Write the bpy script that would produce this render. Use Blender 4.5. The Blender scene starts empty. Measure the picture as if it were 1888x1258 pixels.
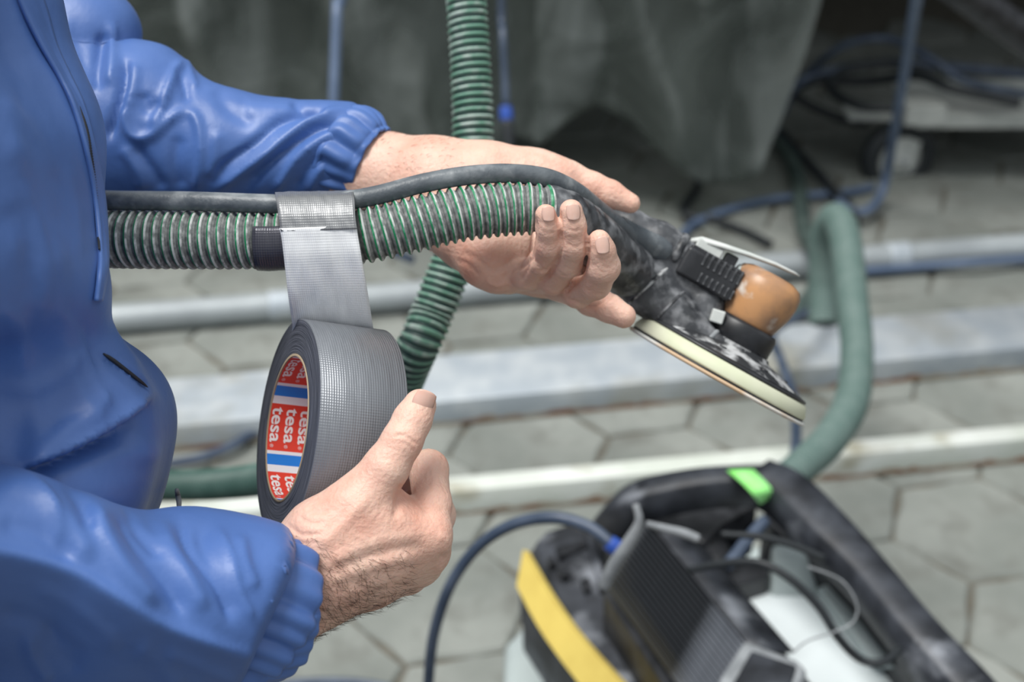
import bpy, bmesh, math, random
import numpy as np
from mathutils import Vector, Matrix, Quaternion

random.seed(7); RNG = np.random.default_rng(7)
SC = bpy.context.scene
COL = SC.collection

# ------------------------------------------------------------------ camera, sky, sun, exposure
PITCH = math.radians(30); CAMH = 1.45; LENS = 50.0
F = LENS / 36 * 1888.0                       # focal length in photo pixels
CAM = np.array([0, 0, CAMH])
RT = np.array([1.0, 0, 0])
FW = np.array([0, math.cos(PITCH), -math.sin(PITCH)])
UP = np.array([0, math.sin(PITCH), math.cos(PITCH)])
cd = bpy.data.cameras.new('camera'); cam = bpy.data.objects.new('camera', cd); COL.objects.link(cam)
cam.location = CAM; cam.rotation_euler = (math.pi/2 - PITCH, 0, 0)
cd.lens = LENS; cd.sensor_width = 36; cd.clip_start = 0.02
cd.dof.use_dof = True; cd.dof.focus_distance = 0.715; cd.dof.aperture_fstop = 7.0
SC.camera = cam
w = bpy.data.worlds.new('world'); SC.world = w; w.use_nodes = True
nt = w.node_tree; bg = nt.nodes['Background']
tc = nt.nodes.new('ShaderNodeTexCoord'); sp = nt.nodes.new('ShaderNodeSeparateXYZ')
rm = nt.nodes.new('ShaderNodeValToRGB')
nt.links.new(tc.outputs['Generated'], sp.inputs[0]); nt.links.new(sp.outputs[2], rm.inputs[0])
rm.color_ramp.elements[0].position = 0.0; rm.color_ramp.elements[0].color = (0.42, 0.45, 0.48, 1)
rm.color_ramp.elements[1].position = 0.7; rm.color_ramp.elements[1].color = (0.92, 0.97, 1.0, 1)
nt.links.new(rm.outputs[0], bg.inputs[0]); bg.inputs[1].default_value = 0.80
sd = bpy.data.lights.new('sun', 'SUN'); sun = bpy.data.objects.new('sun', sd); COL.objects.link(sun)
sd.energy = 3.5; sd.angle = math.radians(28); sd.color = (1.0, 0.98, 0.94)
sun.rotation_euler = Vector((-0.28, -0.12, 1)).to_track_quat('Z', 'Y').to_euler()
SC.view_settings.view_transform = 'Standard'; SC.view_settings.look = 'None'
SC.view_settings.gamma = 1; SC.view_settings.use_curve_mapping = False
SC.view_settings.exposure = 0.0

# ------------------------------------------------------------------ helpers: positions
def W(px, py, d):
    """world point seen at photo pixel (px, py) at depth d along the view axis"""
    return CAM + (RT*((px-944)/F) + UP*((629-py)/F) + FW)*d
def G(px, py, z=0.0):
    r = RT*((px-944)/F) + UP*((629-py)/F) + FW
    return CAM + r*((z-CAMH)/r[2])
def c2w(P):
    """camera-metric (right, up, depth) array -> world"""
    P = np.asarray(P, float)
    return CAM + P[:, :1]*RT + P[:, 1:2]*UP + P[:, 2:3]*FW
def pc(px, py, d): return np.array([(px-944)/F*d, (629-py)/F*d, d])

# ------------------------------------------------------------------ helpers: materials
def mat(name, col, rough=0.5, metal=0.0, col2=None, scale=30, lo=0.4, hi=0.65, bump=0.0, bscale=None,
        col3=None, scale3=8, lo3=0.5, hi3=0.7, sss=0.0, spec=0.5, trans=0.0, alpha=1.0, sheen=0.0, stretch=(1, 1, 1), coat=0):
    m = bpy.data.materials.new(name); m.use_nodes = True; t = m.node_tree; b = t.nodes['Principled BSDF']
    b.inputs['Base Color'].default_value = (*col, 1); b.inputs['Roughness'].default_value = rough
    b.inputs['Metallic'].default_value = metal; b.inputs['Specular IOR Level'].default_value = spec
    b.inputs['Alpha'].default_value = alpha; b.inputs['Transmission Weight'].default_value = trans
    b.inputs['Coat Weight'].default_value = coat
    if sheen: b.inputs['Sheen Weight'].default_value = sheen
    if sss:
        b.inputs['Subsurface Weight'].default_value = sss; b.inputs['Subsurface Radius'].default_value = (1, .35, .2)
        b.inputs['Subsurface Scale'].default_value = 0.004
    co = t.nodes.new('ShaderNodeTexCoord'); mp = t.nodes.new('ShaderNodeMapping'); mp.inputs['Scale'].default_value = stretch
    t.links.new(co.outputs['Object'], mp.inputs[0])
    def noise(s, lo, hi, detail=6):
        n = t.nodes.new('ShaderNodeTexNoise'); n.inputs['Scale'].default_value = s; n.inputs['Detail'].default_value = detail
        t.links.new(mp.outputs[0], n.inputs['Vector'])
        r = t.nodes.new('ShaderNodeMapRange'); r.inputs[1].default_value = lo; r.inputs[2].default_value = hi
        t.links.new(n.outputs[0], r.inputs[0]); return r.outputs[0]
    last = None
    def mixc(fac, a, c):
        x = t.nodes.new('ShaderNodeMix'); x.data_type = 'RGBA'; t.links.new(fac, x.inputs[0])
        if a is None: x.inputs[6].default_value = (*col, 1)
        else: t.links.new(a, x.inputs[6])
        x.inputs[7].default_value = (*c, 1); return x.outputs[2]
    if col2: last = mixc(noise(scale, lo, hi), None, col2)
    if col3: last = mixc(noise(scale3, lo3, hi3), last, col3)
    if last is not None: t.links.new(last, b.inputs['Base Color'])
    m['out'] = ''
    if bump:
        n = t.nodes.new('ShaderNodeTexNoise'); n.inputs['Scale'].default_value = bscale or scale; n.inputs['Detail'].default_value = 5
        t.links.new(mp.outputs[0], n.inputs['Vector'])
        bp = t.nodes.new('ShaderNodeBump'); bp.inputs['Strength'].default_value = 1; bp.inputs['Distance'].default_value = bump
        t.links.new(n.outputs[0], bp.inputs['Height']); t.links.new(bp.outputs[0], b.inputs['Normal'])
    return m

M = {}
M['cloth'] = mat('blue_nylon', (.058, .135, .385), .46, col2=(.078, .17, .46), scale=14, lo=.35, hi=.7, bump=.0009, bscale=45, sheen=.05, spec=.6)
M['zip'] = mat('zip_dark', (.012, .014, .02), .5)
M['skin'] = mat('skin', (.76, .46, .36), .46, col2=(.82, .55, .44), scale=60, lo=.35, hi=.65, col3=(.70, .34, .25), scale3=28, lo3=.52, hi3=.78, bump=.0007, bscale=420, sss=.25, spec=.4)
M['nail'] = mat('nail', (.72, .43, .35), .3, col2=(.78, .50, .42), scale=120, sss=.2, spec=.5)
M['hair'] = mat('hair', (.06, .03, .018), .6)
M['rubber'] = mat('grey_rubber', (.085, .10, .115), .42, col2=(.16, .18, .195), scale=55, lo=.40, hi=.68, col3=(.38, .40, .41), scale3=52, lo3=.52, hi3=.80, bump=.0004, bscale=300)
M['h_green'] = mat('hose_green', (.012, .20, .08), .4, col2=(.10, .38, .22), scale=260, lo=.5, hi=.7)
M['h_light'] = mat('hose_light', (.60, .61, .60), .6, col2=(.22, .23, .23), scale=200, lo=.45, hi=.62, bump=.0002, bscale=600)
M['h_groove'] = mat('hose_groove', (.06, .07, .07), .7, col2=(.16, .165, .165), scale=300)
M['h_grey'] = mat('hose_grey', (.17, .18, .18), .6, col2=(.34, .35, .34), scale=300, lo=.42, hi=.68, bump=.0003, bscale=700)
M['b_ridge'] = mat('hose_back_ridge', (.16, .34, .25), .45, col2=(.48, .58, .53), scale=90, lo=.45, hi=.65)
M['b_dark'] = mat('hose_back_groove', (.018, .05, .045), .5)
M['b_ridge2'] = mat('hose_low_ridge', (.055, .13, .105), .5, col2=(.10, .19, .16), scale=40)
M['hose_dusty'] = mat('hose_dusty', (.125, .185, .17), .6, col2=(.18, .24, .225), scale=40, lo=.4, hi=.65)
M['hose_dusty2'] = mat('hose_dusty_groove', (.07, .13, .115), .6)
M['hose_dark'] = mat('hose_dark_green', (.045, .07, .065), .6, col2=(.08, .11, .10), scale=20)
M['black'] = mat('black_plastic', (.012, .013, .016), .38, col2=(.04, .042, .048), scale=40)
M['dust'] = mat('dusty_black', (.016, .018, .022), .45, col2=(.085, .09, .10), scale=60, lo=.36, hi=.66, col3=(.36, .37, .39), scale3=95, lo3=.46, hi3=.80, bump=.0004, bscale=200)
M['dusty_plate'] = mat('very_dusty', (.02, .022, .026), .6, col2=(.5, .51, .52), scale=85, lo=.46, hi=.60, bump=.0003, bscale=300)
M['dust2'] = mat('dusty_black_big', (.012, .014, .019), .5, col2=(.05, .056, .07), scale=24, lo=.40, hi=.66, col3=(.30, .32, .36), scale3=14, lo3=.56, hi3=.72)
M['rib'] = mat('rib_grey', (.022, .025, .03), .4, col2=(.22, .24, .28), scale=9, lo=.5, hi=.7)
M['cream'] = mat('pad_cream', (.70, .70, .56), .55, col2=(.60, .63, .45), scale=25, lo=.4, hi=.65)
M['abrasive'] = mat('abrasive', (.60, .43, .28), .8, col2=(.75, .75, .72), scale=18, lo=.5, hi=.6)
M['copper'] = mat('dirty_orange', (.56, .29, .13), .36, col2=(.26, .16, .11), scale=38, lo=.38, hi=.60, col3=(.66, .60, .54), scale3=50, lo3=.58, hi3=.68)
M['lever'] = mat('lever', (.55, .58, .56), .4, col2=(.66, .68, .66), scale=60)
M['yellow'] = mat('yellow', (.78, .60, .15), .5, col2=(.72, .54, .13), scale=30)
M['white'] = mat('white_plastic', (.72, .78, .80), .5, col2=(.66, .72, .74), scale=9)
M['lgrey'] = mat('light_grey_plastic', (.42, .48, .48), .55, col2=(.36, .41, .42), scale=10)
M['mgrey'] = mat('mid_grey', (.22, .235, .25), .5, col2=(.36, .38, .40), scale=40)
M['lime'] = mat('lime_tape', (.28, .90, .18), .5, col2=(.45, 1.0, .40), scale=20)
M['blue'] = mat('blue_plastic', (.03, .09, .42), .4)
M['navy'] = mat('navy_rubber', (.04, .06, .10), .4, col2=(.10, .13, .19), scale=18, lo=.4, hi=.7)
M['steelblue'] = mat('blue_grey_rubber', (.08, .12, .20), .45, col2=(.13, .18, .28), scale=14)
M['darkrub'] = mat('dark_rubber', (.018, .022, .026), .5)
M['galv'] = mat('galvanised', (.42, .47, .52), .5, metal=.15, col2=(.56, .60, .63), scale=16, lo=.4, hi=.68, col3=(.36, .36, .32), scale3=5, lo3=.52, hi3=.7)
M['galv2'] = mat('galvanised_pipe', (.32, .35, .37), .5, metal=.15, col2=(.42, .46, .48), scale=9, lo=.4, hi=.68)
M['rust'] = mat('rust', (.20, .085, .035), .8, col2=(.30, .26, .2), scale=14, lo=.42, hi=.6)
M['whitebar'] = mat('pale_bar', (.60, .64, .58), .5, col2=(.74, .77, .74), scale=8, col3=(.38, .36, .27), scale3=9, lo3=.58, hi3=.74)
M['paver'] = mat('paver', (.175, .19, .175), .85, col2=(.27, .285, .265), scale=4, lo=.36, hi=.64, col3=(.15, .155, .14), scale3=13, lo3=.50, hi3=.74, bump=.001, bscale=140)
M['joint'] = mat('joint_dirt', (.10, .092, .073), .95, col2=(.145, .135, .11), scale=30)
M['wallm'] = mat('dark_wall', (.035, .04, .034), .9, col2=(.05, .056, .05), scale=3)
M['cart'] = mat('cart_grey', (.42, .44, .42), .6, col2=(.54, .56, .53), scale=12)
M['core'] = mat('cardboard', (.42, .33, .22), .8)
M['red'] = mat('print_red', (.74, .05, .025), .55)
M['pblue'] = mat('print_blue', (.01, .20, .68), .55)
M['pwhite'] = mat('print_white', (.80, .80, .82), .55)
M['logo'] = mat('print_logo', (.86, .80, .78), .55)

def wire(t, kind, a, b=None):
    n = t.nodes.new('ShaderNodeMath'); n.operation = kind
    for i, v in enumerate((a, b)):
        if v is None: continue
        if isinstance(v, (int, float)): n.inputs[i].default_value = v
        else: t.links.new(v, n.inputs[i])
    return n.outputs[0]
# woven duct tape for the wound roll (local z = roll axis)
def tape_mat(name, uv, col, colb, rough, metal):
    m = bpy.data.materials.new(name); m.use_nodes = True; t = m.node_tree; b = t.nodes['Principled BSDF']
    b.inputs['Roughness'].default_value = rough; b.inputs['Metallic'].default_value = metal
    co = t.nodes.new('ShaderNodeTexCoord'); s = t.nodes.new('ShaderNodeSeparateXYZ')
    t.links.new(co.outputs['UV' if uv else 'Object'], s.inputs[0])
    if uv: U, V = s.outputs[0], s.outputs[1]          # metres across / along
    else:
        U = s.outputs[2]; V = wire(t, 'MULTIPLY', wire(t, 'ARCTAN2', s.outputs[1], s.outputs[0]), .058)
    k = 2*math.pi/.0013
    a = wire(t, 'SINE', wire(t, 'MULTIPLY', U, k)); c = wire(t, 'SINE', wire(t, 'MULTIPLY', V, k*.9))
    cmb = t.nodes.new('ShaderNodeCombineXYZ'); t.links.new(U, cmb.inputs[0]); t.links.new(wire(t, 'MULTIPLY', V, .12 if not uv else .25), cmb.inputs[1])
    n = t.nodes.new('ShaderNodeTexNoise'); n.inputs['Scale'].default_value = 420 if not uv else 260; n.inputs['Detail'].default_value = 4
    t.links.new(cmb.outputs[0], n.inputs['Vector'])
    n2 = t.nodes.new('ShaderNodeTexNoise'); n2.inputs['Scale'].default_value = 60; n2.inputs['Detail'].default_value = 3
    t.links.new(cmb.outputs[0], n2.inputs['Vector'])
    h = wire(t, 'ADD', wire(t, 'MULTIPLY', a, .55), wire(t, 'MULTIPLY', c, .3))
    h = wire(t, 'MULTIPLY', h, wire(t, 'ADD', n2.outputs[0], .1))
    h = wire(t, 'ADD', h, wire(t, 'MULTIPLY', n.outputs[0], 1.3))
    h = wire(t, 'ADD', h, wire(t, 'MULTIPLY', n2.outputs[0], 5.0 if not uv else 12.0))
    bp = t.nodes.new('ShaderNodeBump'); bp.inputs['Distance'].default_value = .00013; bp.inputs['Strength'].default_value = 1
    t.links.new(h, bp.inputs['Height']); t.links.new(bp.outputs[0], b.inputs['Normal'])
    x = t.nodes.new('ShaderNodeMix'); x.data_type = 'RGBA'; x.inputs[6].default_value = (*col, 1); x.inputs[7].default_value = (*colb, 1)
    t.links.new(n.outputs[0], x.inputs[0]); t.links.new(x.outputs[2], b.inputs['Base Color'])
    return m
M['tape_roll'] = tape_mat('duct_tape_wound', False, (.17, .18, .20), (.25, .265, .29), .36, .35)
M['tape_strip'] = tape_mat('duct_tape_strip', True, (.74, .75, .77), (.95, .96, .97), .34, .2)  # base colour lightened to near white to carry the strip's sky reflection
M['tape_wrap'] = tape_mat('duct_tape_wrapped', True, (.20, .205, .215), (.29, .295, .30), .36, .4)
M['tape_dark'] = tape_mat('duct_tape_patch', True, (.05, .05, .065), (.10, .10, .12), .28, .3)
def layer_mat():
    m = bpy.data.materials.new('tape_layers'); m.use_nodes = True; t = m.node_tree; b = t.nodes['Principled BSDF']
    b.inputs['Roughness'].default_value = .55
    co = t.nodes.new('ShaderNodeTexCoord'); s = t.nodes.new('ShaderNodeSeparateXYZ'); t.links.new(co.outputs['Object'], s.inputs[0])
    r = wire(t, 'SQRT', wire(t, 'ADD', wire(t, 'MULTIPLY', s.outputs[0], s.outputs[0]), wire(t, 'MULTIPLY', s.outputs[1], s.outputs[1])))
    ang = wire(t, 'ARCTAN2', s.outputs[1], s.outputs[0])
    c = t.nodes.new('ShaderNodeCombineXYZ'); t.links.new(wire(t, 'MULTIPLY', r, 900), c.inputs[0]); t.links.new(wire(t, 'MULTIPLY', ang, .7), c.inputs[1])
    n = t.nodes.new('ShaderNodeTexNoise'); n.inputs['Scale'].default_value = 2.2; n.inputs['Detail'].default_value = 5; t.links.new(c.outputs[0], n.inputs['Vector'])
    rp = t.nodes.new('ShaderNodeValToRGB'); rp.color_ramp.elements[0].position = .35; rp.color_ramp.elements[0].color = (.026, .03, .044, 1)
    rp.color_ramp.elements[1].position = .72; rp.color_ramp.elements[1].color = (.17, .18, .22, 1)
    t.links.new(n.outputs[0], rp.inputs[0]); t.links.new(rp.outputs[0], b.inputs['Base Color'])
    bp = t.nodes.new('ShaderNodeBump'); bp.inputs['Distance'].default_value = .0003; t.links.new(n.outputs[0], bp.inputs['Height']); t.links.new(bp.outputs[0], b.inputs['Normal'])
    return m
M['layers'] = layer_mat()
def film_mat():
    m = bpy.data.materials.new('plastic_film'); m.use_nodes = True; t = m.node_tree; b = t.nodes['Principled BSDF']; out = t.nodes['Material Output']
    b.inputs['Base Color'].default_value = (.10, .12, .11, 1); b.inputs['Roughness'].default_value = .30
    tr = t.nodes.new('ShaderNodeBsdfTransparent'); mx = t.nodes.new('ShaderNodeMixShader')
    tr.inputs[0].default_value = (.62, .66, .62, 1)
    co = t.nodes.new('ShaderNodeTexCoord'); n = t.nodes.new('ShaderNodeTexNoise'); n.inputs['Scale'].default_value = 3.5; n.inputs['Detail'].default_value = 6; n.inputs['Distortion'].default_value = 1.2
    t.links.new(co.outputs['Object'], n.inputs['Vector'])
    r = t.nodes.new('ShaderNodeMapRange'); r.inputs[1].default_value = .35; r.inputs[2].default_value = .75; r.inputs[3].default_value = .42; r.inputs[4].default_value = .8
    t.links.new(n.outputs[0], r.inputs[0]); t.links.new(r.outputs[0], mx.inputs[0])
    t.links.new(tr.outputs[0], mx.inputs[1]); t.links.new(b.outputs[0], mx.inputs[2]); t.links.new(mx.outputs[0], out.inputs[0])
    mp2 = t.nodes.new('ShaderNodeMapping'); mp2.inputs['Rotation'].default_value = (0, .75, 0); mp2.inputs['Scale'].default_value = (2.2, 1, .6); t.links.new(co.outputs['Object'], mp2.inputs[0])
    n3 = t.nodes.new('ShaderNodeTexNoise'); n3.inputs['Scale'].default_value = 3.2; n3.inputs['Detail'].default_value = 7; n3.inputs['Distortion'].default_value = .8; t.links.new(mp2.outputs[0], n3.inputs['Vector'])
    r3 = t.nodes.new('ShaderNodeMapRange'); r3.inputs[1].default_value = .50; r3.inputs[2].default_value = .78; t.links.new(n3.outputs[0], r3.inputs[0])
    mc = t.nodes.new('ShaderNodeMix'); mc.data_type = 'RGBA'; mc.inputs[6].default_value = (.13, .15, .14, 1); mc.inputs[7].default_value = (.5, .54, .53, 1); t.links.new(r3.outputs[0], mc.inputs[0]); t.links.new(mc.outputs[2], b.inputs['Base Color'])  # pale streaks painted into the base colour for wrinkle highlights, with dust haze
    bp = t.nodes.new('ShaderNodeBump'); bp.inputs['Distance'].default_value = .03; t.links.new(n.outputs[0], bp.inputs['Height']); t.links.new(bp.outputs[0], b.inputs['Normal'])
    return m
M['film'] = film_mat()

# ------------------------------------------------------------------ helpers: objects
def thing(name, label, cat, loc=(0, 0, 0), group=None):
    o = bpy.data.objects.new(name, None); COL.objects.link(o); o.location = loc
    o.empty_display_size = .05
    o['label'] = label; o['category'] = cat
    if group: o['group'] = group
    return o
def tag(o, label=None, cat=None, group=None, kind=None):
    if label: o['label'] = label
    if cat: o['category'] = cat
    if group: o['group'] = group
    if kind: o['kind'] = kind
    return o
def wloc(o):
    v = Vector((0, 0, 0))
    while o: v += o.location; o = o.parent
    return v
def mk(name, verts, faces, mats, parent=None, smooth=True, midx=None, uv=None, recenter=True):
    """link ONE mesh object from world-space arrays"""
    V = np.asarray(verts, dtype=np.float64).reshape(-1, 3)
    off = np.zeros(3)
    if recenter:
        off = np.array([(V[:, 0].min()+V[:, 0].max())/2, (V[:, 1].min()+V[:, 1].max())/2, V[:, 2].min()])
    me = bpy.data.meshes.new(name)
    Vl = V - off
    if isinstance(faces, np.ndarray):
        nf, k = faces.shape
        me.vertices.add(len(Vl)); me.vertices.foreach_set('co', Vl.ravel())
        me.loops.add(nf*k); me.loops.foreach_set('vertex_index', faces.ravel().astype(np.int32))
        me.polygons.add(nf); me.polygons.foreach_set('loop_start', np.arange(0, nf*k, k, dtype=np.int32))
        me.polygons.foreach_set('loop_total', np.full(nf, k, dtype=np.int32))
        me.update(calc_edges=True)
    else:
        me.from_pydata(Vl.tolist(), [], [list(map(int, f)) for f in faces])
    if not isinstance(mats, (list, tuple)): mats = [mats]
    for m in mats: me.materials.append(M[m] if isinstance(m, str) else m)
    if midx is not None: me.polygons.foreach_set('material_index', np.asarray(midx, dtype=np.int32))
    me.polygons.foreach_set('use_smooth', np.full(len(me.polygons), bool(smooth)))
    if uv is not None:
        li = np.empty(len(me.loops), dtype=np.int32); me.loops.foreach_get('vertex_index', li)
        l = me.uv_layers.new(name='uv'); l.data.foreach_set('uv', np.asarray(uv, dtype=np.float32)[li].ravel())
    me.validate(); me.update()
    o = bpy.data.objects.new(name, me); COL.objects.link(o)
    if parent:
        o.parent = parent; o.location = Vector(off) - wloc(parent)
    else: o.location = off
    return o
def bevel(o, wd, seg=2):
    m = o.modifiers.new('bevel', 'BEVEL'); m.width = wd; m.segments = seg; m.limit_method = 'ANGLE'; m.angle_limit = .6
    for p in o.data.polygons: p.use_smooth = True
    m2 = o.modifiers.new('wn', 'WEIGHTED_NORMAL'); m2.keep_sharp = False
    return o
def spline(P, n):
    """Catmull-Rom through rows of P (any columns), n samples equally spaced by arc of the first three"""
    P = np.asarray(P, float); Q = np.vstack([2*P[0]-P[1], P, 2*P[-1]-P[-2]]); out = []
    for i in range(1, len(Q)-2):
        t = np.linspace(0, 1, 24, endpoint=False)[:, None]
        a, b, c, d = Q[i-1], Q[i], Q[i+1], Q[i+2]
        out.append(.5*((2*b)+(-a+c)*t+(2*a-5*b+4*c-d)*t**2+(-a+3*b-3*c+d)*t**3))
    out.append(P[-1:]); C = np.vstack(out)
    s = np.r_[0, np.cumsum(np.linalg.norm(np.diff(C[:, :3], axis=0), axis=1))]
    u = np.linspace(0, s[-1], n)
    return np.stack([np.interp(u, s, C[:, k]) for k in range(C.shape[1])], 1), s[-1]
def frames(C):
    T = np.gradient(C[:, :3], axis=0); T /= np.linalg.norm(T, axis=1)[:, None]
    n = np.cross(T[0], FW); n /= np.linalg.norm(n); N = [n]
    for i in range(1, len(T)):
        n = N[-1]-T[i]*np.dot(N[-1], T[i]); n /= np.linalg.norm(n); N.append(n)
    N = np.array(N); return T, N, np.cross(T, N)
def tube_arrays(C, R, seg=16, caps=True, ell=None):
    T, N, B = frames(C); th = np.arange(seg)*2*math.pi/seg; n = len(C)
    R = np.broadcast_to(R, (n,))
    V = C[:, None, :3]+R[:, None, None]*(np.cos(th)[None, :, None]*N[:, None]+np.sin(th)[None, :, None]*B[:, None])
    V = V.reshape(-1, 3); f = []
    for i in range(n-1):
        for j in range(seg):
            k = (j+1) % seg; f.append((i*seg+j, (i+1)*seg+j, (i+1)*seg+k, i*seg+k))
    if caps: f.append(tuple(range(seg))); f.append(tuple(range(n*seg-1, (n-1)*seg-1, -1)))
    return V, f
def tube(name, pts, m, parent=None, seg=14, n=60, world=False, r=None, caps=True, rmod=None):
    """pts: (px,py,depth,radius px) rows, or world rows + r"""
    if not world:
        P = np.array([[*W(a, b, d), rr*d/F] for a, b, d, rr in pts])
    else: P = np.array([[*p, r] if len(p) == 3 else p for p in pts], float)
    C, L = spline(P, n); R = C[:, 3]
    if rmod is not None: R = R*rmod(np.linspace(0, 1, n))
    V, f = tube_arrays(C, R, seg, caps)
    return mk(name, V, f, m, parent)
def gtube(name, pts, m, rad, parent=None, n=50, seg=10):
    """cable lying at heights: rows (px, py, z)"""
    return tube(name, [tuple(G(a, b, z)) for a, b, z in pts], m, parent, seg, n, world=True, r=rad)
def corrugated(name, pts, pitch, prof, matid, mats, parent=None, seg=40, amp_r=True):
    P = np.array([[*W(a, b, d), rr*d/F] for a, b, d, rr in pts]); C, L = spline(P, 1500)
    T, N, B = frames(C); s = np.linspace(0, L, len(C)); k = len(prof)
    nI = int((L/pitch-1)*k); i = np.arange(nI+1); th = np.linspace(0, 2*math.pi, seg+1)
    S = ((i[:, None]/k)+th[None]/(2*math.pi))*pitch
    def ip(A): return np.stack([np.interp(S, s, A[:, c]) for c in range(3)], -1)
    base = np.interp(S, s, C[:, 3]); off = np.array(prof)[i % k][:, None]
    V = ip(C)+(base+off)[..., None]*(np.cos(th)[None, :, None]*ip(N)+np.sin(th)[None, :, None]*ip(B))
    nj = seg+1; a = (i[:-1, None]*nj+np.arange(seg)[None]).ravel()
    faces = np.stack([a, a+nj, a+nj+1, a+1], 1); mi = np.repeat(np.array(matid)[i[:-1] % k], seg)
    return mk(name, V.reshape(-1, 3), faces, mats, parent, midx=mi)
def prism(name, poly, z0, m, parent=None, drop=None, zb=None, bv=.004, smooth=False):
    """solid whose top outline is the pixels `poly` at height z0 (or per-vertex), sides going straight down"""
    zs = [z0]*len(poly) if not isinstance(z0, (list, tuple)) else z0
    top = [G(p[0], p[1], z) for p, z in zip(poly, zs)]
    bot = [np.array([t[0], t[1], (zb if zb is not None else t[2]-drop)]) for t in top]
    n = len(poly); f = [tuple(range(n)), tuple(range(2*n-1, n-1, -1))]
    f += [(i, n+i, n+(i+1) % n, (i+1) % n) for i in range(n)]
    o = mk(name, top+bot, f, m, parent, smooth)
    fixn(o)
    if bv: bevel(o, bv)
    return o
def fixn(o):
    b = bmesh.new(); b.from_mesh(o.data); bmesh.ops.recalc_face_normals(b, faces=b.faces); b.to_mesh(o.data); b.free(); return o
def box_arr(c, sx, sy, sz, R=np.eye(3)):
    v = np.array([[x, y, z] for x in (-1, 1) for y in (-1, 1) for z in (-1, 1)])*np.array([sx, sy, sz])/2
    f = [(0, 1, 3, 2), (4, 6, 7, 5), (0, 4, 5, 1), (2, 3, 7, 6), (0, 2, 6, 4), (1, 5, 7, 3)]
    return v@np.asarray(R).T+np.asarray(c), f
def join(parts):
    V, Fc = [], []; n = 0
    for v, f in parts:
        V.append(np.asarray(v)); Fc += [tuple(int(i)+n for i in q) for q in f]; n += len(v)
    return np.vstack(V), Fc
def lathe_arr(prof, O, A, X, seg=48):
    """prof rows (r, h) turned about axis A through O"""
    A = np.asarray(A, float); X = np.asarray(X, float); Y = np.cross(A, X); th = np.arange(seg)*2*math.pi/seg
    V = np.array([np.asarray(O)+A*h+r*(math.cos(t)*X+math.sin(t)*Y) for r, h in prof for t in th]); f = []
    for i in range(len(prof)-1):
        for j in range(seg):
            k = (j+1) % seg; f.append((i*seg+j, i*seg+k, (i+1)*seg+k, (i+1)*seg+j))
    return V, f

# ------------------------------------------------------------------ implicit surfaces
def surface_nets(f, org, h):
    ins = f < 0
    c = [ins[a:ins.shape[0]-1+a, b:ins.shape[1]-1+b, d:ins.shape[2]-1+d] for a in (0, 1) for b in (0, 1) for d in (0, 1)]
    s = sum(x.astype(np.int8) for x in c); act = (s > 0) & (s < 8)
    I = np.argwhere(act); idx = np.full(act.shape, -1, np.int64); idx[act] = np.arange(len(I))
    offs = np.array([(a, b, d) for a in (0, 1) for b in (0, 1) for d in (0, 1)])
    val = np.stack([f[I[:, 0]+o[0], I[:, 1]+o[1], I[:, 2]+o[2]] for o in offs], 1)
    acc = np.zeros((len(I), 3)); cnt = np.zeros(len(I))
    for a in range(8):
        for b in range(a+1, 8):
            if np.abs(offs[a]-offs[b]).sum() != 1: continue
            m = (val[:, a] < 0) != (val[:, b] < 0)
            t = val[m, a]/(val[m, a]-val[m, b]); acc[m] += offs[a]+(offs[b]-offs[a])*t[:, None]; cnt[m] += 1
    V = org+(I+acc/cnt[:, None])*h; quads = []
    for ax in range(3):
        A = [slice(None)]*3; B = [slice(None)]*3; A[ax] = slice(0, -1); B[ax] = slice(1, None)
        df = ins[tuple(A)] != ins[tuple(B)]; E = np.argwhere(df)
        o1, o2 = [(1, 2), (2, 0), (0, 1)][ax]
        E = E[(E[:, o1] > 0) & (E[:, o2] > 0) & (E[:, o1] < f.shape[o1]-1) & (E[:, o2] < f.shape[o2]-1)]
        def at(d1, d2):
            q = E.copy(); q[:, o1] -= d1; q[:, o2] -= d2; return idx[q[:, 0], q[:, 1], q[:, 2]]
        Q = np.stack([at(1, 1), at(0, 1), at(0, 0), at(1, 0)], 1)
        fl = ~ins[E[:, 0], E[:, 1], E[:, 2]]; Q[fl] = Q[fl][:, ::-1]
        quads.append(Q)
    return V, np.vstack(quads)
class Field:
    def __init__(s, lo, hi, h):
        s.h = h; s.lo = np.array(lo); n = np.ceil((np.array(hi)-s.lo)/h).astype(int)+1; s.n = n
        s.ax = [s.lo[i]+np.arange(n[i])*h for i in range(3)]
    def new(s): return np.full(tuple(s.n), 1.0, np.float32)
    def cone(s, f, a, b, ra, rb, k=.004, fl=1.0):
        a, b = np.asarray(a, float), np.asarray(b, float); R = max(ra, rb)*max(fl, 1)+k*2+.012
        lo = np.minimum(a, b)-R; hi = np.maximum(a, b)+R
        sl = tuple(slice(max(0, int((lo[i]-s.lo[i])/s.h)), max(0, min(s.n[i], int((hi[i]-s.lo[i])/s.h)+2))) for i in range(3))
        X, Y, Z = np.meshgrid(*[s.ax[i][sl[i]] for i in range(3)], indexing='ij')
        if X.size == 0: return f
        d = b-a; L = (d[0]**2+d[1]**2+(d[2]/fl)**2)+1e-12
        x, y, z = X-a[0], Y-a[1], (Z-a[2])/fl
        t = np.clip((x*d[0]+y*d[1]+z*d[2]/fl)/L, 0, 1)
        dist = np.sqrt((x-t*d[0])**2+(y-t*d[1])**2+(z-t*d[2]/fl)**2)-(ra+(rb-ra)*t)
        g = f[sl]; hh = np.maximum(k-np.abs(g-dist), 0)/k
        f[sl] = np.minimum(g, dist)-hh*hh*k*.25
        return f
def smin(a, b, k):
    h = np.maximum(k-np.abs(a-b), 0)/k; return np.minimum(a, b)-h*h*k*.25
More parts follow.
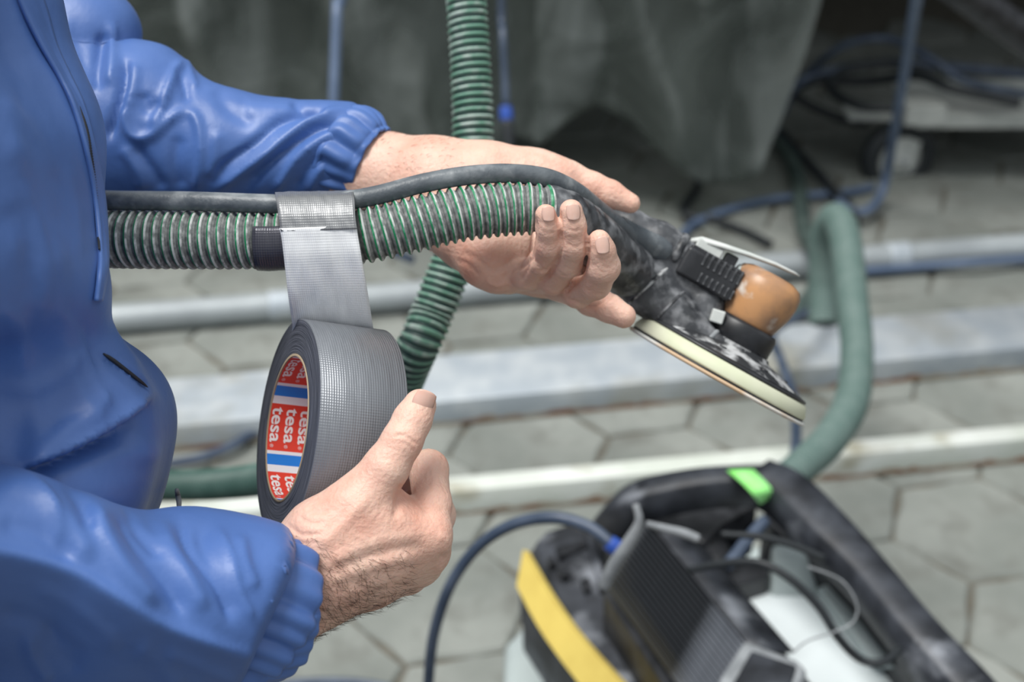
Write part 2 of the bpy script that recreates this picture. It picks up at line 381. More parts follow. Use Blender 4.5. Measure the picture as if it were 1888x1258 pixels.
def chain(Fd, f, pts, k=.004, fl=1.0):
    Q = [(pc(p[0], p[1], p[2]), p[3]*p[2]/F) for p in pts]
    for (a, ra), (b, rb) in zip(Q[:-1], Q[1:]): Fd.cone(f, a, b, ra, rb, k, fl)
    return f
def vnormals(V, Q):
    n = np.cross(V[Q[:, 2]]-V[Q[:, 0]], V[Q[:, 3]]-V[Q[:, 1]]); N = np.zeros_like(V)
    for c in range(4): np.add.at(N, Q[:, c], n)
    return N/np.maximum(np.linalg.norm(N, axis=1), 1e-12)[:, None]
def polydist(P, line):
    best = np.full(len(P), 1e9); sg = np.zeros(len(P)); tt = np.zeros(len(P)); n = len(line)-1
    for i in range(n):
        a = np.array(line[i], float); b = np.array(line[i+1], float); d = b-a
        t = np.clip(((P-a)@d)/(d@d), 0, 1); q = P-a-t[:, None]*d; ds = np.hypot(q[:, 0], q[:, 1])
        cr = d[0]*(P[:, 1]-a[1])-d[1]*(P[:, 0]-a[0]); m = ds < best
        best[m] = ds[m]; sg[m] = np.sign(cr[m]); tt[m] = ((i+t)/n)[m]
    return best, sg, tt
def spl2(line):
    P = np.array([[a, b, 0.] for a, b in line]); C, _ = spline(P, max(8, len(line)*6)); return C[:, :2]
def detail(V, Nn, feats):
    """cloth folds and skin creases: real displacement along the surface normal, laid out along curves.
    ('r', line, width px, mm) ridge/crease ; ('s', line, width px, mm) step ; only on the side the curve lies on"""
    px = 944+V[:, 0]/V[:, 2]*F; py = 629-V[:, 1]/V[:, 2]*F; P = np.stack([px, py], 1)
    face = np.clip((-Nn[:, 2]+.15)/.5, 0, 1)
    D = np.zeros(len(V))
    for ft in feats:
        kd, line, wd, mm = ft[:4]; L = spl2(line) if len(line) > 2 else np.array(line, float)
        lo = L.min(0)-wd*4; hi = L.max(0)+wd*4
        if kd == 'd': hi = hi+600
        m = (px > lo[0]) & (px < hi[0]) & (py > lo[1]) & (py < hi[1])
        if not m.any(): continue
        d, sg, t = polydist(P[m], L)
        if kd == 'd':                                    # below the line the cloth turns under: recede along depth, slope = mm
            sh = np.where(sg > 0, np.sqrt(d*d+wd*wd)-wd, 0)*mm/F*V[m, 2]; V = V.copy(); V[m] *= (1+sh/V[m, 2])[:, None]; continue
        if kd == 'r': g = np.exp(-(d/wd)**2)*np.clip(np.minimum(t, 1-t)*7+.12, 0, 1)
        else:        # step: drops sharply on the + side then recovers
            g = np.where(sg > 0, -np.exp(-d/(wd*2.2)), np.exp(-d/(wd*1.2))*.35)*np.clip(d/(wd*.18), 0, 1)*np.clip(np.minimum(t, 1-t)*8, 0, 1)
        D[m] += g*mm/1000*face[m]
    return V+Nn*D[:, None]
def relax(V, Q, it=2, lam=.5):
    E = np.vstack([Q[:, [0, 1]], Q[:, [1, 2]], Q[:, [2, 3]], Q[:, [3, 0]]])
    for _ in range(it):
        S = np.zeros_like(V); c = np.zeros(len(V))
        for a, b in ((0, 1), (1, 0)):
            for k in range(3): S[:, k] += np.bincount(E[:, a], V[E[:, b], k], len(V))
            c += np.bincount(E[:, a], minlength=len(V))
        V = V+lam*(S/np.maximum(c, 1)[:, None]-V)*(c > 0)[:, None]
    return V
#@@SETTING
# ================================================================== SETTING
bx, bf = box_arr((0, 3.0, -.107), 16, 12, .2)
ground = tag(mk('ground', bx, bf, 'joint', smooth=False), kind='structure')
# hexagonal pavers, each one a part of the ground
def hexmesh(name, R, t=.03, bv=.005):
    b = bmesh.new(); a = [math.pi/3*k for k in range(6)]
    rings = []
    for rr, z in ((R, -t), (R, -bv), (R-bv, 0)):
        ring = []
        for k in range(6):
            for s_ in (0, .33, .66):                      # slightly wavy sides
                p = Vector((math.cos(a[k]), math.sin(a[k]), 0)).lerp(Vector((math.cos(a[(k+1) % 6]), math.sin(a[(k+1) % 6]), 0)), s_)
                wv = {0: 0, .33: .022, .66: -.022}[s_]*(1 if k % 2 else -1)
                p = p*(1+wv)*rr; ring.append(b.verts.new((p.x, p.y, z)))
        rings.append(ring)
    n = 18
    for r0, r1 in zip(rings[:-1], rings[1:]):
        for i in range(n): b.faces.new((r0[i], r0[(i+1) % n], r1[(i+1) % n], r1[i]))
    b.faces.new(rings[-1]); me = bpy.data.meshes.new(name); b.to_mesh(me); b.free(); me.materials.append(M['paver']); return me
HR = .150
hm = hexmesh('paver', HR-.004)
cnt = 0; ang = math.radians(12)
for i in range(-16, 30):
    for j in range(-30, 40):
        x = 1.5*HR*i; y = math.sqrt(3)*HR*(j+.5*(i % 2))
        X = x*math.cos(ang)-y*math.sin(ang); Y = 1.2+x*math.sin(ang)+y*math.cos(ang)
        dep = Y*FW[1]+(-CAMH)*FW[2]; 
        if dep < .6 or Y > 4.6: continue
        u = X/dep*F+944; v = 629-(Y*UP[1]-CAMH*UP[2])/dep*F
        if -620 < u < 2218 and -60 < v < 1420:
            o = bpy.data.objects.new('paver', hm); COL.objects.link(o); o.parent = ground
            o.location = Vector((X, Y, random.uniform(-.004, .002)))-ground.location
            o.rotation_euler = (random.uniform(-.006, .006), random.uniform(-.006, .006), ang+random.choice((0, 1, 2))*math.pi/1.5); cnt += 1
print('pavers', cnt)
# rear: added dark wall and an unseen roof slab put in to shade the background
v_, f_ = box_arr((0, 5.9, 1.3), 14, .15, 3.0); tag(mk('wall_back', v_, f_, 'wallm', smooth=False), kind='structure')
v_, f_ = box_arr((.4, 5.4, 1.98), 13, 5.0, .12); tag(mk('shade_slab', v_, f_, 'wallm', smooth=False), kind='structure')

# ---- plastic sheeting
def sheet(name, xs, top_z, bottom, y0, fold, label, seed, tilt=0.0, group=None, nx=150, nz=90):
    """hanging film; bottom(px) gives the lower edge row in photo pixels"""
    rs = np.random.default_rng(seed); ph = rs.uniform(0, 6, 8); V = []
    for i in range(nx):
        px = xs[0]+(xs[1]-xs[0])*i/(nx-1); pb = bottom(px)
        r = RT*((px-944)/F)+UP*((629-pb)/F)+FW; B = CAM+r*(y0/r[1])
        for j in range(nz):
            t = j/(nz-1); z = B[2]+(top_z-B[2])*t; x = B[0]*(1+.0*t)
            y = y0+tilt*t+fold*(math.sin(x*9+ph[0]+2*t)*.5+math.sin(x*21+ph[1]-5*t*math.sin(x*3+ph[3]))*.3+math.sin(x*14+z*9+ph[2])*.35+math.sin(x*37+z*13+ph[4])*.12)*(1-.5*t)
            V.append((x, y, z))
    V = np.array(V); a = (np.arange(nx-1)[:, None]*nz+np.arange(nz-1)[None]).ravel()
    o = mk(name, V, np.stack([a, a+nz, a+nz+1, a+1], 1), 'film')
    sm = o.modifiers.new('thick', 'SOLIDIFY'); sm.thickness = .0012
    return tag(o, label, 'plastic sheet')
def interp_edge(pts):
    xs = [p[0] for p in pts]; ys = [p[1] for p in pts]; return lambda x: float(np.interp(x, xs, ys))
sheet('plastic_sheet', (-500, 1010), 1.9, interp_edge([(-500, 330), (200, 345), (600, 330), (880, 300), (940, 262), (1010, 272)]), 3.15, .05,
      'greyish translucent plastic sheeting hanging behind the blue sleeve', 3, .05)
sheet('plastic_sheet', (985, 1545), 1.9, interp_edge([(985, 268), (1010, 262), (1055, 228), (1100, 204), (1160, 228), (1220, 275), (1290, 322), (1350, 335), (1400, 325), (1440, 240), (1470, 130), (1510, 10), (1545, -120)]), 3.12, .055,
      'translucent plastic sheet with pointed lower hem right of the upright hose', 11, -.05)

# ---- scaffold parts lying on the pavers
def bar3(name, pl, pr, wid, hgt, m, label, rust=True, lift=0.0, over=.4, group=None, cat='beam'):
    """straight box bar whose lower front edge runs through the two ground pixels"""
    a = G(*pl, lift); b = G(*pr, lift); d = (b-a)/np.linalg.norm(b-a); a = a-d*over; b = b+d*over
    s = np.array([-d[1], d[0], 0]); up = np.array([0, 0, 1.]); L = np.linalg.norm(b-a)
    root = thing(name, label, cat, tuple(a))
    c = .004                                             # hollow rectangular tube with rounded corners
    def ring(p, w0, h0, ww, hh):
        pts = []
        for cx, cy, a0 in ((ww-c, c, -90), (ww-c, hh-c, 0), (c, hh-c, 90), (c, c, 180)):
            for q in (0, 30, 60, 90):
                t = math.radians(a0+q); pts.append(p+s*(w0+cx+c*math.cos(t))+up*(h0+cy+c*math.sin(t)))
        return pts
    V = ring(a, 0, 0, wid, hgt)+ring(b, 0, 0, wid, hgt)+ring(a, .003, .003, wid-.006, hgt-.006)+ring(b, .003, .003, wid-.006, hgt-.006)
    n = 16; fs = []
    for i in range(n):
        k = (i+1) % n
        fs += [(i, k, n+k, n+i), (2*n+i, 3*n+i, 3*n+k, 2*n+k), (i, 2*n+i, 2*n+k, k), (n+i, n+k, 3*n+k, 3*n+i)]
    fixn(mk('tube', V, fs, m, root))
    if rust:                                             # uneven rust crust along the lower front edge
        vs = []; N = 160
        for i in range(N+1):
            p = a+d*(L*i/N); hh = .006+.010*abs(math.sin(i*.37+pl[1]))*random.random()
            for z, y in ((0, -.0012), (hh*.6, -.0014), (hh, -.0002)): vs.append(p+up*(z+.001)+s*y)
        ff = [(i*3+j, (i+1)*3+j, (i+1)*3+j+1, i*3+j+1) for i in range(N) for j in range(2)]
        tag(mk('rust', vs, ff, 'rust', root), 'brown rust along the lower edge')
    return root
bar3('metal_bar', (840, 952), (1888, 852), .042, .052, 'whitebar', 'pale rust-stained square metal bar nearest the black vacuum', over=.75)
bar3('metal_beam', (330, 832), (1888, 684), .165, .055, 'galv', 'wide galvanised metal beam lying between pale bar and round pipe', over=.5)
# round pipe
a = G(190, 590, .03); b = G(1888, 455, .03); d = (b-a)/np.linalg.norm(b-a); a -= d*.6; b += d*.5
pr = thing('scaffold_pipe', 'long round galvanised pipe lying farthest back behind the sander', 'pipe', tuple(a))
L_ = np.linalg.norm(b-a); C_ = np.linspace(a, b, 20); Vo, fo = tube_arrays(C_, .03, 28, False); Vi, fi = tube_arrays(C_, .026, 28, False)
n_ = len(Vo); rim = [(j, (j+1) % 28, n_+(j+1) % 28, n_+j) for j in range(28)]+[(19*28+j, n_+19*28+j, n_+19*28+(j+1) % 28, 19*28+(j+1) % 28) for j in range(28)]
fixn(mk('tube', np.vstack([Vo, Vi]), list(fo)+[tuple(n_+i for i in q) for q in fi]+rim, 'galv2', pr))
for fpos in (.30, .735):
    V, f = tube_arrays(np.linspace(a+d*L_*fpos, a+d*(L_*fpos+.05), 6), .0335, 28, True); mk('coupler', V, f, 'galv', pr)
# small flat strip just below it on the right
o_ = bar3('metal_strip', (1585, 508), (1888, 490), .03, .008, 'galv', 'thin flat metal strip under the dark cable right of the dusty hose', rust=False, over=.1, cat='metal strip')

# pole behind the sheeting
Vp, fp = tube_arrays(np.linspace(W(812, 330, 3.42), W(804, -560, 3.42), 8), .022, 20, True)
tag(mk('metal_pole', Vp, fp, 'galv2'), 'grey upright pole seen through plastic left of the upright hose', 'pole')

# ---- trolley with casters (upper right)
tr = thing('trolley', 'grey steel trolley on rubber casters in the dark upper right', 'trolley', tuple(G(1655, 362, 0)))
def wheel(cx, cy, D, rpx, parent):
    c = W(cx, cy, D); R = rpx*D/F; ax = np.array([.25, -.95, .0]); ax /= np.linalg.norm(ax); X = np.array([0, 0, 1.])
    V, f = lathe_arr([(R*.60, -.018), (R*.9, -.021), (R*.98, -.014), (R, 0), (R*.98, .014), (R*.9, .021), (R*.60, .018), (R*.60, -.018)], c, ax, X, 40)
    w_ = mk('tyre', V, f, 'darkrub', parent)
    V, f = lathe_arr([(0, -.022), (R*.2, -.022), (R*.22, -.012), (R*.6, -.008), (R*.61, -.019), (R*.61, .019), (R*.6, .008), (R*.22, .012), (R*.2, .022), (0, .022)], c, ax, X, 40)
    mk('hub', V, f, 'cart', parent)
    return c, R, ax
cst = bpy.data.objects.new('caster', None); COL.objects.link(cst); cst.parent = tr
c, R, ax = wheel(1655, 290, 3.62, 73, cst)
top = W(1672, 212, 3.60)
for s_ in (-1, 1):
    o3 = ax*.030*s_; up_ = np.array([0, 0, 1.]); sx = np.cross(up_, ax)
    P = [top+o3-sx*.05, top+o3+sx*.05, c+o3+sx*.022-up_*.015, c+o3-sx*.022-up_*.015]
    V = P+[p+ax*.004 for p in P]; o = mk('fork', V, [(0, 1, 2, 3), (7, 6, 5, 4), (0, 4, 5, 1), (1, 5, 6, 2), (2, 6, 7, 3), (3, 7, 4, 0)], 'cart', cst, False); fixn(o)
V, f = tube_arrays(np.linspace(c-ax*.04, c+ax*.04, 3), .009, 12); mk('axle', V, f, 'mgrey', cst)
V, f = box_arr(top+np.array([0, 0, .006]), .13, .10, .012); bevel(mk('plate', V, f, 'cart', cst), .003)
cst2 = bpy.data.objects.new('caster', None); COL.objects.link(cst2); cst2.parent = tr
c2, R2, ax2 = wheel(1885, 250, 3.95, 40, cst2)
# channel frame of the trolley
def beam_pts(name, A, B, wv, hv, m, parent, t=.004):
    A, B, wv, hv = map(np.asarray, (A, B, wv, hv))
    w1 = wv/np.linalg.norm(wv)*t; h1 = hv/np.linalg.norm(hv)*t
    prof = [0*wv, wv, wv+hv, wv+hv-w1, wv-w1+h1, w1+h1, w1+hv, hv]         # U channel
    V = [A+p for p in prof]+[B+p for p in prof]; n = 8
    f = [tuple(range(n)), tuple(range(2*n-1, n-1, -1))]+[(i, n+i, n+(i+1) % n, (i+1) % n) for i in range(n)]
    o = mk(name, V, f, m, parent, False); fixn(o); return o
zt = float(W(1672, 212, 3.6)[2])
A = G(1690, 236, zt); B = G(2150, 236, zt)
beam_pts('rail', A, B, np.array([0, .26, 0.]), np.array([0, 0, .035]), 'cart', tr, .012)
A2 = G(1565, 222, zt); B2 = G(1740, 222, zt)
beam_pts('rail', A2, B2, np.array([0, .07, 0.]), np.array([0, 0, .02]), 'cart', tr)
V, f = box_arr(G(1700, 205, zt+.03), .10, .08, .05); bevel(mk('bracket', V, f, 'cart', tr), .004)
# dark diagonal bar at the top right
Vd, fd = tube_arrays(np.linspace(G(1740, -40, .75), G(1960, 120, .55), 8), .032, 16)
tag(mk('metal_bar', Vd, fd, 'black'), 'dark slanting bar crossing the top right corner', 'bar')

# ---- cables in the background
CG = 'cables tangled by the trolley'
def cable(name, pts, m, rad, label, cat='cable', n=60):
    return tag(gtube(name, pts, m, rad, n=n), label, cat)
cable('cable', [(1920, 140, .22), (1800, 128, .22), (1650, 116, .24), (1540, 130, .22), (1475, 150, .2), (1440, 200, .12), (1428, 245, .05)], 'navy', .012, 'dark cable running over the trolley from the right edge to its bend')
cable('cable', [(1900, 175, .2), (1780, 150, .24), (1720, 110, .28), (1640, 72, .3), (1560, 82, .28), (1500, 125, .2), (1465, 165, .12), (1440, 215, .06)], 'navy', .010, 'navy cable loop arching highest above the trolley')
cable('cable', [(1720, 135, .26), (1640, 118, .26), (1560, 130, .24), (1530, 160, .2), (1580, 195, .19), (1660, 200, .2)], 'darkrub', .012, 'black cable loop lying on the trolley frame')
cable('cable', [(1880, 190, .22), (1760, 165, .24), (1690, 140, .24), (1600, 150, .2), (1500, 150, .2), (1466, 176, .14), (1540, 215, .10), (1600, 228, .10)], 'darkrub', .012, 'black cable doubling back left of the trolley')
cable('cable', [(1428, 240, .03), (1462, 300, .02), (1474, 350, .02), (1478, 400, .05), (1490, 440, .09), (1508, 470, .09), (1510, 520, .04), (1460, 590, .02), (1420, 620, .02)], 'hose_dark', .019, 'thick dark green hose running down to the round pipe', 'hose')
cable('cable', [(1432, 235, .05), (1480, 290, .03), (1530, 345, .03), (1570, 385, .03), (1580, 410, .02)], 'darkrub', .012, 'dark cable running diagonally below the trolley wheel')
cable('cable', [(1700, -60, .85), (1690, 0, .72), (1672, 110, .5), (1655, 210, .3), (1640, 290, .14), (1628, 350, .05), (1605, 385, .03), (1575, 392, .03), (1545, 370, .03)], 'steelblue', .011, 'pale blue-grey air line hanging in front of the trolley wheel')
cable('cable', [(1610, 345, .015), (1560, 355, .015), (1480, 362, .015), (1400, 372, .015), (1320, 395, .015), (1270, 420, .015), (1245, 460, .015)], 'steelblue', .010, 'blue cable curving over the pavers above the sander')
cable('cable', [(1280, 318, .02), (1286, 345, .02), (1262, 380, .02), (1268, 398, .02), (1310, 404, .015), (1370, 425, .015), (1420, 450, .015)], 'darkrub', .010, 'black kinked cable coming out below the plastic sheet')
cable('cable', [(1900, 478, .02), (1800, 484, .03), (1700, 492, .02), (1600, 500, .02), (1500, 502, .02), (1440, 500, .02)], 'steelblue', .009, 'dark blue cable along the far side of the pavers below the pipe')
cable('cable', [(1545, 520, .1), (1520, 560, .12), (1470, 585, .16), (1425, 615, .2), (1440, 665, .25), (1462, 730, .3), (1468, 800, .34), (1464, 860, .38), (1462, 900, .36)], 'navy', .008, 'dark cable dropping behind the sanding disc to the vacuum')
cable('cable', [(230, 868, .02), (335, 852, .02), (380, 842, .02), (430, 822, .02), (480, 795, .02), (600, 770, .02)], 'navy', .009, 'grey cable on the ground between jacket and tape roll')
cable('cable', [(400, 1310, .01), (500, 1268, .01), (600, 1258, .01), (700, 1266, .01), (790, 1300, .01)], 'navy', .007, 'cable end just showing at the bottom edge by the cuff')
# hanging air lines
tag(tube('cable', [(546, -1315, 1.7, 13.6), (624, -80, 2.1, 11), (622, 0, 2.1, 10.5), (619, 90, 2.1, 10.5), (616, 180, 2.1, 10.5), (614, 300, 2.12, 10.5), (640, 420, 2.2, 9), (760, 480, 2.3, 8)], 'steelblue'), 'blue-grey cable hanging behind the far sleeve', 'cable')
hc = thing('hanging_cable', 'thin dark cable with a bright blue coupling right of upright hose', 'cable', tuple(W(933, 210, 2.3)))
tube('line', [(920, -1161, 1.9, 8.5), (924, -60, 2.3, 7), (927, 60, 2.3, 7), (931, 150, 2.3, 7), (933, 200, 2.3, 8)], 'navy', hc)
tube('coupling', [(933, 197, 2.3, 11), (933, 205, 2.3, 12), (934, 218, 2.3, 12), (934, 224, 2.3, 10)], 'blue', hc, n=12)
tube('plug', [(934, 222, 2.3, 11), (937, 245, 2.3, 12), (940, 290, 2.3, 9), (950, 330, 2.3, 7)], 'darkrub', hc, n=16)

# ---- corrugated hose that hangs down behind the wrist
BP = [-.0003, .0008, .0013, .0009, -.0002, -.0009]; BM = [1, 0, 0, 0, 1, 1]
corrugated('suction_hose', [(821, -2315, .70, 48.5), (843, -994, .85, 40), (858, -70, 1.00, 34), (860, 0, 1.0, 35), (868, 130, 1.0, 35.5), (872, 250, 1.0, 36), (868, 360, 1.0, 36), (838, 470, 1.0, 37), (800, 570, 1.0, 38), (765, 650, 1.0, 37), (715, 750, 1.05, 35), (630, 825, 1.14, 33), (540, 872, 1.25, 30), (400, 893, 1.38, 27), (250, 893, 1.45, 27), (60, 880, 1.5, 27), (-200, 860, 1.55, 27), (-420, 850, 1.6, 27)],
           .0052, BP, BM, ['b_ridge', 'b_dark', 'b_ridge2'])
bh_ = bpy.data.objects['suction_hose'].data; mi_ = np.empty(len(bh_.polygons), np.int32); bh_.polygons.foreach_get('material_index', mi_)
k0 = int(len(mi_)*.60); mi_[k0:][mi_[k0:] == 0] = 2; bh_.polygons.foreach_set('material_index', mi_)      # the lower run is darker green, the upper dusty
tag(bpy.data.objects['suction_hose'], 'green ribbed hose hanging down behind the wrist and under the tape roll', 'hose')

#@@VACUUM
# ================================================================== VACUUM
DP = [0, .0008, .0012, .0006, -.0003]
h2 = corrugated('dust_hose', [(1518, 600, 2.40, 26), (1518, 520, 2.42, 27), (1522, 440, 2.40, 27), (1540, 402, 2.34, 27), (1558, 440, 2.26, 28), (1572, 560, 2.1, 29), (1580, 650, 2.0, 29), (1570, 740, 1.9, 31), (1530, 810, 1.8, 31), (1480, 858, 1.72, 30), (1430, 900, 1.68, 29)],
                .006, DP, [0, 0, 0, 1, 1], ['hose_dusty', 'hose_dusty2'], seg=24)
tag(h2, 'dusty green-grey hose curving over the beams into the vacuum', 'hose')
vac = thing('vacuum_cleaner', 'dusty black workshop vacuum with yellow band and ribbed motor cover', 'vacuum', tuple(G(1300, 1250, 0)))
# lower grey container and dark chassis
prism('container', [(930, 1180), (1000, 1110), (1330, 990), (1480, 1010), (1700, 1200), (1900, 1500), (1500, 1700), (1100, 1600), (925, 1300)], .20, 'lgrey', vac, zb=.02, bv=.02)
# main shell (lofted rounded body)
def loft(name, rings, m, parent, bv=.0, closed=True):
    V = []; n = len(rings[0])
    for r in rings: V += [G(*p) for p in r]
    f = [(k*n+i, (k+1)*n+i, (k+1)*n+(i+1) % n, k*n+(i+1) % n) for k in range(len(rings)-1) for i in range(n)]
    f += [tuple(range(n)), tuple(range(len(V)-1, len(V)-n-1, -1))]
    o = mk(name, V, f, m, parent); fixn(o)
    if bv: bevel(o, bv)
    return o
prism('shell', [(962, 1010), (1000, 985), (1060, 962), (1130, 975), (1180, 1010), (1240, 1030), (1330, 1010), (1440, 1040), (1560, 1230), (1750, 1500), (1500, 1560), (1290, 1500), (1130, 1280), (1060, 1180), (1000, 1090), (966, 1040)], .34, 'dust2', vac, zb=.16, bv=.02)
# left cheek with the yellow band: sloping face from deck edge down to the side
deck = [(985, 1005, .38), (1010, 978, .39), (1070, 958, .39), (1120, 980, .39), (1112, 1080, .39), (1245, 1290, .39), (1330, 1440, .39), (1210, 1440, .38), (1120, 1260, .38), (1030, 1110, .38)]
side = [(955, 1060, .27), (975, 1040, .30), (1065, 1010, .30), (1140, 1020, .30), (1150, 1090, .30), (1290, 1290, .30), (1370, 1440, .30), (1130, 1440, .24), (1030, 1300, .24), (958, 1150, .25)]
loft('side_cheek', [deck, side], 'dust2', vac, .006)
def patch(name, quad, m, parent, lift=.0, n=12, thick=.002, smooth=True):
    """thin band following two edge polylines given as (px,py,z)"""
    L, R_ = [np.array([G(*p) for p in q]) for q in quad]
    L, _ = spline(L, n); R_, _ = spline(R_, n); V = []; f = []
    nn = np.cross(L[-1]-L[0], R_[0]-L[0]); nn /= np.linalg.norm(nn)
    if np.dot(nn, CAM-L[0]) < 0: nn = -nn
    for a_, b_ in zip(L, R_): V += [a_+nn*lift, b_+nn*lift, a_+nn*(lift-thick), b_+nn*(lift-thick)]
    for i in range(n-1):
        k = 4*i; f += [(k, k+1, k+5, k+4), (k+2, k+6, k+7, k+3), (k, k+4, k+6, k+2), (k+1, k+3, k+7, k+5)]
    f += [(0, 2, 3, 1), (4*n-4, 4*n-3, 4*n-1, 4*n-2)]
    o = mk(name, V, f, m, parent, smooth); fixn(o); return o
patch('yellow_band', ([(978, 1018, .385), (1020, 1090, .385), (1075, 1168, .385), (1150, 1252, .385), (1235, 1340, .385)], [(966, 1085, .355), (1000, 1150, .355), (1040, 1210, .355), (1086, 1270, .355), (1150, 1355, .355)]), 'yellow', vac, lift=.012, thick=.010, smooth=False)
# sockets and slots in the deck
for q in ([(1024, 1010), (1078, 995), (1082, 1008), (1030, 1026)], [(1008, 1030), (1020, 1026), (1024, 1037), (1012, 1041)], [(1030, 1050), (1045, 1046), (1048, 1058), (1036, 1063)], [(1070, 1070), (1086, 1064), (1090, 1084), (1078, 1090)]):
    prism('socket', q, .393, 'black', vac, drop=.006, bv=.0)
# dusty patches on deck ridge
patch('deck_ridge', ([(1075, 975, .395), (1090, 1030, .395), (1105, 1092, .395)], [(1090, 972, .395), (1104, 1030, .395), (1116, 1092, .395)]), 'dust2', vac, lift=.006, thick=.008)
# ribbed motor cover: block with individual ribs
blk_top = [(1188, 968), (1230, 980), (1290, 1010), (1462, 1215), (1620, 1400), (1330, 1420), (1250, 1300), (1112, 1088)]
prism('motor_cover', blk_top, [.45, .45, .43, .43, .43, .44, .44, .44], 'black', vac, zb=.36, bv=.006)
P00 = G(1190, 972, .458); P01 = G(1378, 1205, .458); P10 = G(1116, 1086, .458)
lon = P01-P00; acr = P10-P00; nrm = np.cross(lon, acr); nrm /= np.linalg.norm(nrm); nrm *= np.sign(nrm[2])
NR = 15
for i in range(NR):
    p = P00+acr*(i+.25)/NR; l_ = lon*(1.25 if i < NR else 1); wv = acr/NR*.42
    Vr = [p, p+wv, p+wv*.85+nrm*.010, p+wv*.15+nrm*.010]; Vr = Vr+[q+l_ for q in Vr]
    o = mk('rib', Vr, [(0, 1, 2, 3), (7, 6, 5, 4), (0, 4, 5, 1), (1, 5, 6, 2), (2, 6, 7, 3), (3, 7, 4, 0)], 'rib', vac, False); fixn(o)
patch('cover_slope', ([(1192, 962, .456), (1290, 1085, .456), (1385, 1205, .456)], [(1285, 1000, .44), (1365, 1095, .44), (1462, 1208, .44)]), 'dust2', vac, lift=.004)
# worn grey straps on the cover
tube('strap', [(1172, 930, 1.30, 6), (1178, 962, 1.30, 8), (1160, 1000, 1.31, 12), (1130, 1045, 1.32, 12), (1112, 1085, 1.33, 10)], 'mgrey', vac, n=30)
tube('strap', [(1192, 966, 1.29, 6), (1230, 976, 1.29, 8), (1262, 984, 1.29, 9), (1288, 994, 1.29, 8)], 'mgrey', vac, n=24)
# power inlet
tube('inlet_plug', [(1122, 1000, 1.34, 15), (1135, 1010, 1.34, 17), (1148, 1018, 1.34, 16)], 'blue', vac, n=10)
# white tray with grey hose rest
prism('tray', [(1340, 1086), (1425, 1058), (1480, 1066), (1560, 1116), (1690, 1226), (1820, 1400), (1560, 1450), (1400, 1220)], .372, 'white', vac, drop=.05, bv=.004)
loft('tray_rim', [[(1508, 1084, .395), (1530, 1076, .395), (1648, 1205, .395), (1660, 1235, .395), (1610, 1222, .395)], [(1500, 1088, .365), (1536, 1072, .365), (1664, 1200, .365), (1690, 1250, .365), (1595, 1230, .365)]], 'lgrey', vac, .004)
loft('tray_post', [[(1420, 1002, .42), (1482, 1000, .42), (1490, 1016, .42), (1424, 1020, .42)], [(1412, 1090, .365), (1500, 1082, .365), (1520, 1112, .365), (1420, 1112, .365)]], 'lgrey', vac, .006)
# front latch box
prism('latch_box', [(1372, 1178), (1470, 1215), (1490, 1232), (1462, 1300), (1330, 1290), (1325, 1250)], .47, 'mgrey', vac, drop=.06, bv=.006)
prism('latch_face', [(1385, 1198), (1470, 1226), (1450, 1290), (1345, 1270)], .474, 'dust2', vac, drop=.01, bv=.003)
# handle: rear bar then long right-hand rail, box section
def rail(name, pts, wpx, m, parent, dz, bv=.008):
    P = np.array([[*G(x, y, z), ww] for (x, y, z), ww in zip(pts, wpx)]); C, L = spline(P, 40); T, N, B = frames(C)
    up = np.array([0, 0, 1.]); V = []
    for i in range(40):
        t = T[i]; s = np.cross(t, up); s /= np.linalg.norm(s); u = np.cross(s, t); hw = C[i, 3]
        for k in range(12):
            a_ = 2*math.pi*k/12; ca, sa = math.cos(a_), math.sin(a_)
            e = .36; V.append(C[i, :3]+s*hw*np.sign(ca)*abs(ca)**e+u*dz*np.sign(sa)*abs(sa)**e)
    f = [(i*12+k, (i+1)*12+k, (i+1)*12+(k+1) % 12, i*12+(k+1) % 12) for i in range(39) for k in range(12)]
    f += [tuple(range(12)), tuple(range(479, 467, -1))]
    o = mk(name, V, f, m, parent); fixn(o); return o
rail('handle_bar', [(1120, 985, .42), (1150, 945, .46), (1200, 920, .485), (1290, 902, .50), (1380, 896, .505), (1440, 898, .505)], [.016, .02, .02, .018, .017, .018], 'dust2', vac, .021)
rail('handle_rail', [(1400, 890, .505), (1450, 915, .505), (1520, 985, .50), (1600, 1070, .49), (1690, 1180, .48), (1790, 1290, .46), (1880, 1400, .44)], [.022, .026, .026, .022, .022, .024, .024], 'dust2', vac, .024)
prism('rail_skirt', [(1405, 940), (1440, 945), (1560, 1060), (1660, 1180), (1770, 1310), (1760, 1345), (1682, 1232), (1590, 1112), (1525, 1042), (1440, 985)], .42, 'black', vac, zb=.2, bv=.006)
prism('rear_panel', [(1190, 950), (1300, 935), (1400, 925), (1330, 965), (1300, 1000), (1215, 975)], .44, 'black', vac, drop=.08, bv=.005)
prism('neck_block', [(1270, 985), (1320, 975), (1350, 1000), (1345, 1030), (1300, 1035)], .43, 'black', vac, drop=.1, bv=.01)
prism('cross_member', [(1330, 1045), (1420, 1030), (1420, 1060), (1352, 1082)], .40, 'black', vac, drop=.1, bv=.004)
g0 = thing('hose_collar_root', '', '') if False else None
# lime tag stuck around the handle
patch('lime_tape', ([(1338, 872, .525), (1365, 895, .527), (1388, 920, .52), (1398, 934, .50)], [(1385, 870, .525), (1403, 888, .527), (1420, 908, .52), (1412, 926, .50)]), 'lime', vac, lift=.010, thick=.003)
